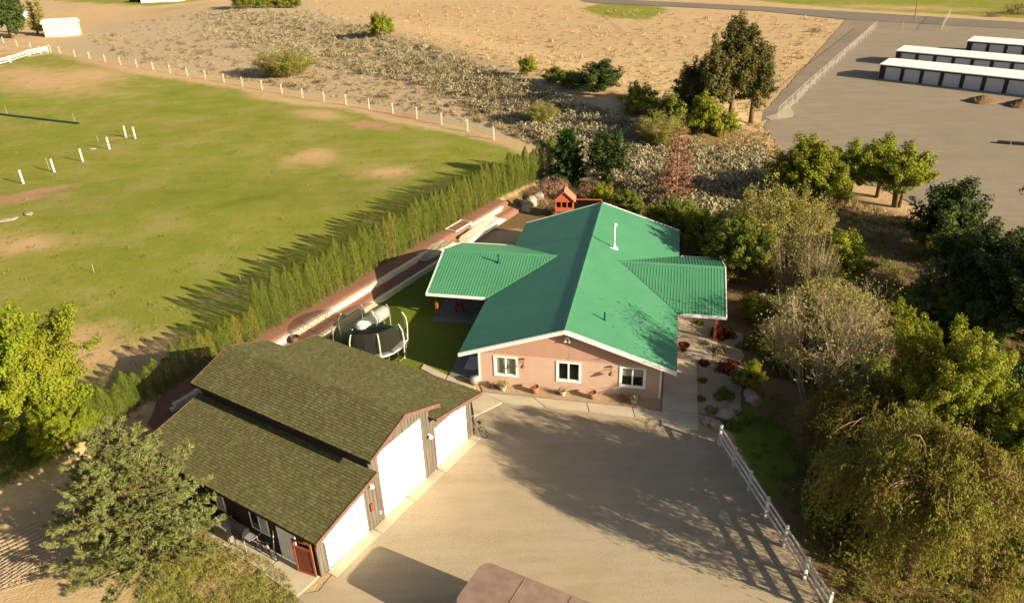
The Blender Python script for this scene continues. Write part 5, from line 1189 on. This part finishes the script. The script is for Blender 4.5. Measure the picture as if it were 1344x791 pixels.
# barrel near the garage back corner, patio things
bar = thing('planter_barrel', 'brown half barrel on the terrace near the back of the garage', 'barrel', HT(-12.0, -2.4, .44)); part('tub', MB().lathe([(.28, 0), (.33, .22), (.30, .45), (.26, .45), (.26, .36)], 14).mesh('tub', M['bark']), bar); part('soil', MB().lathe([(.26, .36), (.05, .4)], 12).mesh('soil', M['mulch']), bar)
ch = thing('patio_chair', 'pinkish cushioned chair in the shade under the left wing', 'chair', Hw(-4.2, 9.0, .04), HYAW+2)
M['cushion'] = simple('pink_cushion', (.30, .08, .07), .9, .2, 4)
part('seat', MB().box((0, 0, .42), (.62, .6, .14)).mesh('seat', M['cushion']), ch); part('backrest', MB().box((0, .32, .78), (.62, .12, .66)).mesh('backrest', M['cushion']), ch)
for x in (-.27, .27):
    for y in (-.26, .28): part('leg', MB().box((x, y, .18), (.05, .05, .36)).mesh('leg', M['dark_metal']), ch)
mt = thing('door_mat', 'grey mat lying on the dark patio left of the house', 'mat', Hw(-1.45, 2.2, .045), HYAW); part('mat_top', MB().box((0, 0, .012), (.8, 1.5, .02)).mesh('mat_top', M['unit_end']), mt); part('border', MB().box((0, .78, .01), (.86, .06, .03)).box((0, -.78, .01), (.86, .06, .03)).mesh('border', M['grey_metal']), mt)
hb = thing('hose_bin', 'low round grey bin at the front left corner of the house', 'bin', Hw(-.75, .0, .04)); part('bin_body', MB().lathe([(.26, 0), (.30, .3), (.28, .42), (.05, .5)], 14).mesh('bin_body', M['grey_metal'], True), hb); part('bin_handle', MB().tube([(-.1, 0, .5), (0, 0, .56), (.1, 0, .5)], .02, 5).mesh('bin_handle', M['dark_metal']), hb)
# pots
def pot(label, a, b, kind, s=1.0, plant=None):
    p = Hw(a, b, .03); th = thing('planter_pot', label, 'plant pot', p)
    mat = M['ceramic'] if kind == 'c' else M['rust'] if kind == 'r' else M['terracotta']
    part('pot', MB().lathe([(.15*s, 0), (.22*s, .30*s), (.24*s, .34*s), (.20*s, .34*s), (.19*s, .28*s)], 14).mesh('pot', mat, True), th)
    part('soil', MB().lathe([(.19*s, .28*s), (.02, .30*s)], 12).mesh('soil', M['mulch']), th)
    if plant: o = part('plant', plant, th, (0, 0, .26*s)); o.scale = (.4*s, .4*s, .42*s)
pot('cream pot with a yellowish plant under the left front window', 1.12, -.42, 'c', 1.05, pb)
pot('empty squat brown pot right of the left front window', 3.05, -.35, 't', 1.25)
pot('dry brown plant in a pale dish under the middle front window', 4.75, -.35, 'c', .9, w5)
pot('empty squat brown pot right of the middle front window', 6.5, -.35, 't', 1.25)
pot('cream pot with trailing plant under the right front window', 8.95, -.45, 'c', 1.0, pb)
for i, (a, b, s) in enumerate([(.55, -.25, .9), (4.45, -.15, .7), (8.3, -.2, .95)]):
    tag(link('dry_bedding', w5, None, Hw(a, b, .02), (0, 0, i), (.5*s, .35*s, .45*s)), ['dry brown bedding plant left of the cream pot', 'dry brown bedding plant by the pale dish', 'dry brown bedding plant left of the trailing plant pot'][i], 'plant')
fbw = thing('fire_bowl', 'dark rusty fire bowl standing on the side patio', 'fire bowl', G(897, 460)+Vector((0, 0, .055))); part('bowl', MB().lathe([(.08, .12), (.32, .26), (.40, .42), (.36, .42), (.28, .30)], 16).mesh('bowl', M['rust'], True), fbw); part('stand', MB().lathe([(.22, 0), (.07, .1), (.07, .14)], 10).mesh('stand', M['dark_metal']), fbw)
# bicycle by the garage corner
def bike(label, loc, rz, lean=0.0, mat='black'):
    th = thing('bicycle', label, 'bicycle', loc, rz); 
    for x in (-.52, .52):
        part('wheel', MB().tube([(x+.33*math.cos(k*6.2832/18), 0, .34+.33*math.sin(k*6.2832/18)) for k in range(19)], .022, 5, False).mesh('wheel', M['tyre']), th)
    part('frame', MB().tube([(-.52, 0, .34), (-.08, 0, .32), (.40, 0, .78), (-.18, 0, .80), (-.08, 0, .32)], .02, 5).tube([(-.52, 0, .34), (-.18, 0, .80)], .015, 5).tube([(.52, 0, .34), (.38, 0, .95)], .02, 5).mesh('frame', M[mat]), th)
    part('handlebar', MB().tube([(.38, -.28, .98), (.40, 0, .96), (.38, .28, .98)], .018, 5).mesh('handlebar', M['grey_metal']), th); part('saddle', MB().box((-.22, 0, .88), (.24, .12, .05)).mesh('saddle', M['black']), th)
bike('black bicycle leaning at the right front corner of the garage', Gw(11.75, -.15), GYAW+rad(75))
bike('bicycle parked in the shade beside the pale garage side door', Gw(-.42, 3.0, .04), GYAW+rad(90), mat='grey_metal')
# barbecue and bits along the dark side wall
bq = thing('barbecue_grill', 'black barbecue grill against the dark side wall of the garage', 'grill', Gw(-.55, 4.3, .04), GYAW+rad(90))
part('firebox', MB().box((0, 0, .85), (.75, .5, .28)).mesh('firebox', M['dark_metal']), bq); part('lid', MB().tube([(-.37, 0, 1.0), (.37, 0, 1.0)], .25, 12).mesh('lid', M['black']), bq)
part('side_shelf', MB().box((.6, 0, .92), (.4, .42, .04)).mesh('side_shelf', M['grey_metal']), bq); part('side_shelf', MB().box((-.6, 0, .92), (.4, .42, .04)).mesh('side_shelf', M['grey_metal']), bq)
for x in (-.34, .34):
    for y in (-.2, .2): part('leg', MB().box((x, y, .36), (.04, .04, .72)).mesh('leg', M['grey_metal']), bq)
for x in (-.36, .36): part('wheel', MB().tube([(x, -.24, .1), (x, -.19, .1)], .1, 10).mesh('wheel', M['tyre']), bq)
bo = thing('storage_box', 'grey lidded box beside the barbecue grill', 'box', Gw(-.5, 5.6, .04), GYAW+rad(90)); part('box_body', MB().box((0, 0, .4), (1.0, .6, .8)).mesh('box_body', M['concrete_dark']), bo); part('box_lid', MB().box((0, 0, .83), (1.06, .66, .06)).mesh('box_lid', M['grey_metal']), bo)
st = thing('lawn_tool', 'pale handled tool leaning on the wall beside the side door', 'tool', Gw(-.3, 2.62, .04), GYAW); part('handle', MB().tube([(0, 0, .1), (.22, 0, 1.4)], .02, 6).mesh('handle', M['ceramic']), st); part('blade', MB().box((-.02, 0, .1), (.05, .28, .2)).mesh('blade', M['grey_metal']), st)
# wire panels at lower left
for i, (px, py, rz_, sc) in enumerate([(16, 722, .25, 1.0), (30, 752, -.12, .8), (5, 756, .5, .7)]):
    wp = thing('wire_panel', ['large pale wire mesh panel on the dirt at lower left', 'smaller wire mesh panel nearest the bottom edge at left', 'wire mesh panel lying at the far lower left corner'][i], 'wire panel', G(px, py)+Vector((0, 0, .08+i*.05)), rz_+.5, scale=(sc, sc, 1))
    mb = MB()
    for k in range(11): mb.box((-1.5+k*.3, 0, 0), (.022, 2.4, .022))
    part('long_wires', mb.mesh('long_wires', M['bark_pale']), wp, kind='stuff')
    mb = MB()
    for k in range(9): mb.box((0, -1.2+k*.3, .023), (3.0, .022, .022))
    part('cross_wires', mb.mesh('cross_wires', M['bark_pale']), wp, kind='stuff')
# flat-roofed trailer cut by the bottom edge
TRL = (-1.45, 21.45, 0)
tl = thing('trailer', 'tan pinkish flat roofed trailer cut by the bottom edge on the driveway', 'trailer', TRL, math.atan2(-1.5, 2.75))
def rrect(x0, y0, x1, y1, r, n=6):
    P = []
    for cx, cy, a0 in ((x1-r, y1-r, 0), (x0+r, y1-r, 90), (x0+r, y0+r, 180), (x1-r, y0+r, 270)):
        for k in range(n+1): a = rad(a0+90*k/n); P.append((cx+r*math.cos(a), cy+r*math.sin(a)))
    return P
part('body', MB().prism(rrect(0, -2.35, 6, 0, .4), .5, 2.12, lambda p, q, d: (p, q, d)).mesh('body', M['tan_metal']), tl)
part('roof', MB().prism(rrect(-.02, -2.37, 6.02, .02, .42), 2.12, 2.2, lambda p, q, d: (p, q, d)).mesh('roof', M['tan_metal']), tl)
part('skirt', MB().prism(rrect(.05, -2.3, 5.95, -.05, .38), .02, .5, lambda p, q, d: (p, q, d)).mesh('skirt', M['dark_metal']), tl)
for k in range(2): part('roof_seam', MB().box((1.9+k*2.0, -1.17, 2.21), (.03, 2.2, .012)).mesh('roof_seam', M['tan_metal']), tl)
for x in (2.2, 3.1):
    for y in (-.02, -2.45): part('wheel', MB().tube([(x, y, .35), (x, y+.12, .35)], .35, 14).mesh('wheel', M['tyre']), tl)
part('door', MB().mm((3.8, .0, .6), (4.5, .03, 1.95)).mesh('door', M['unit_end']), tl)
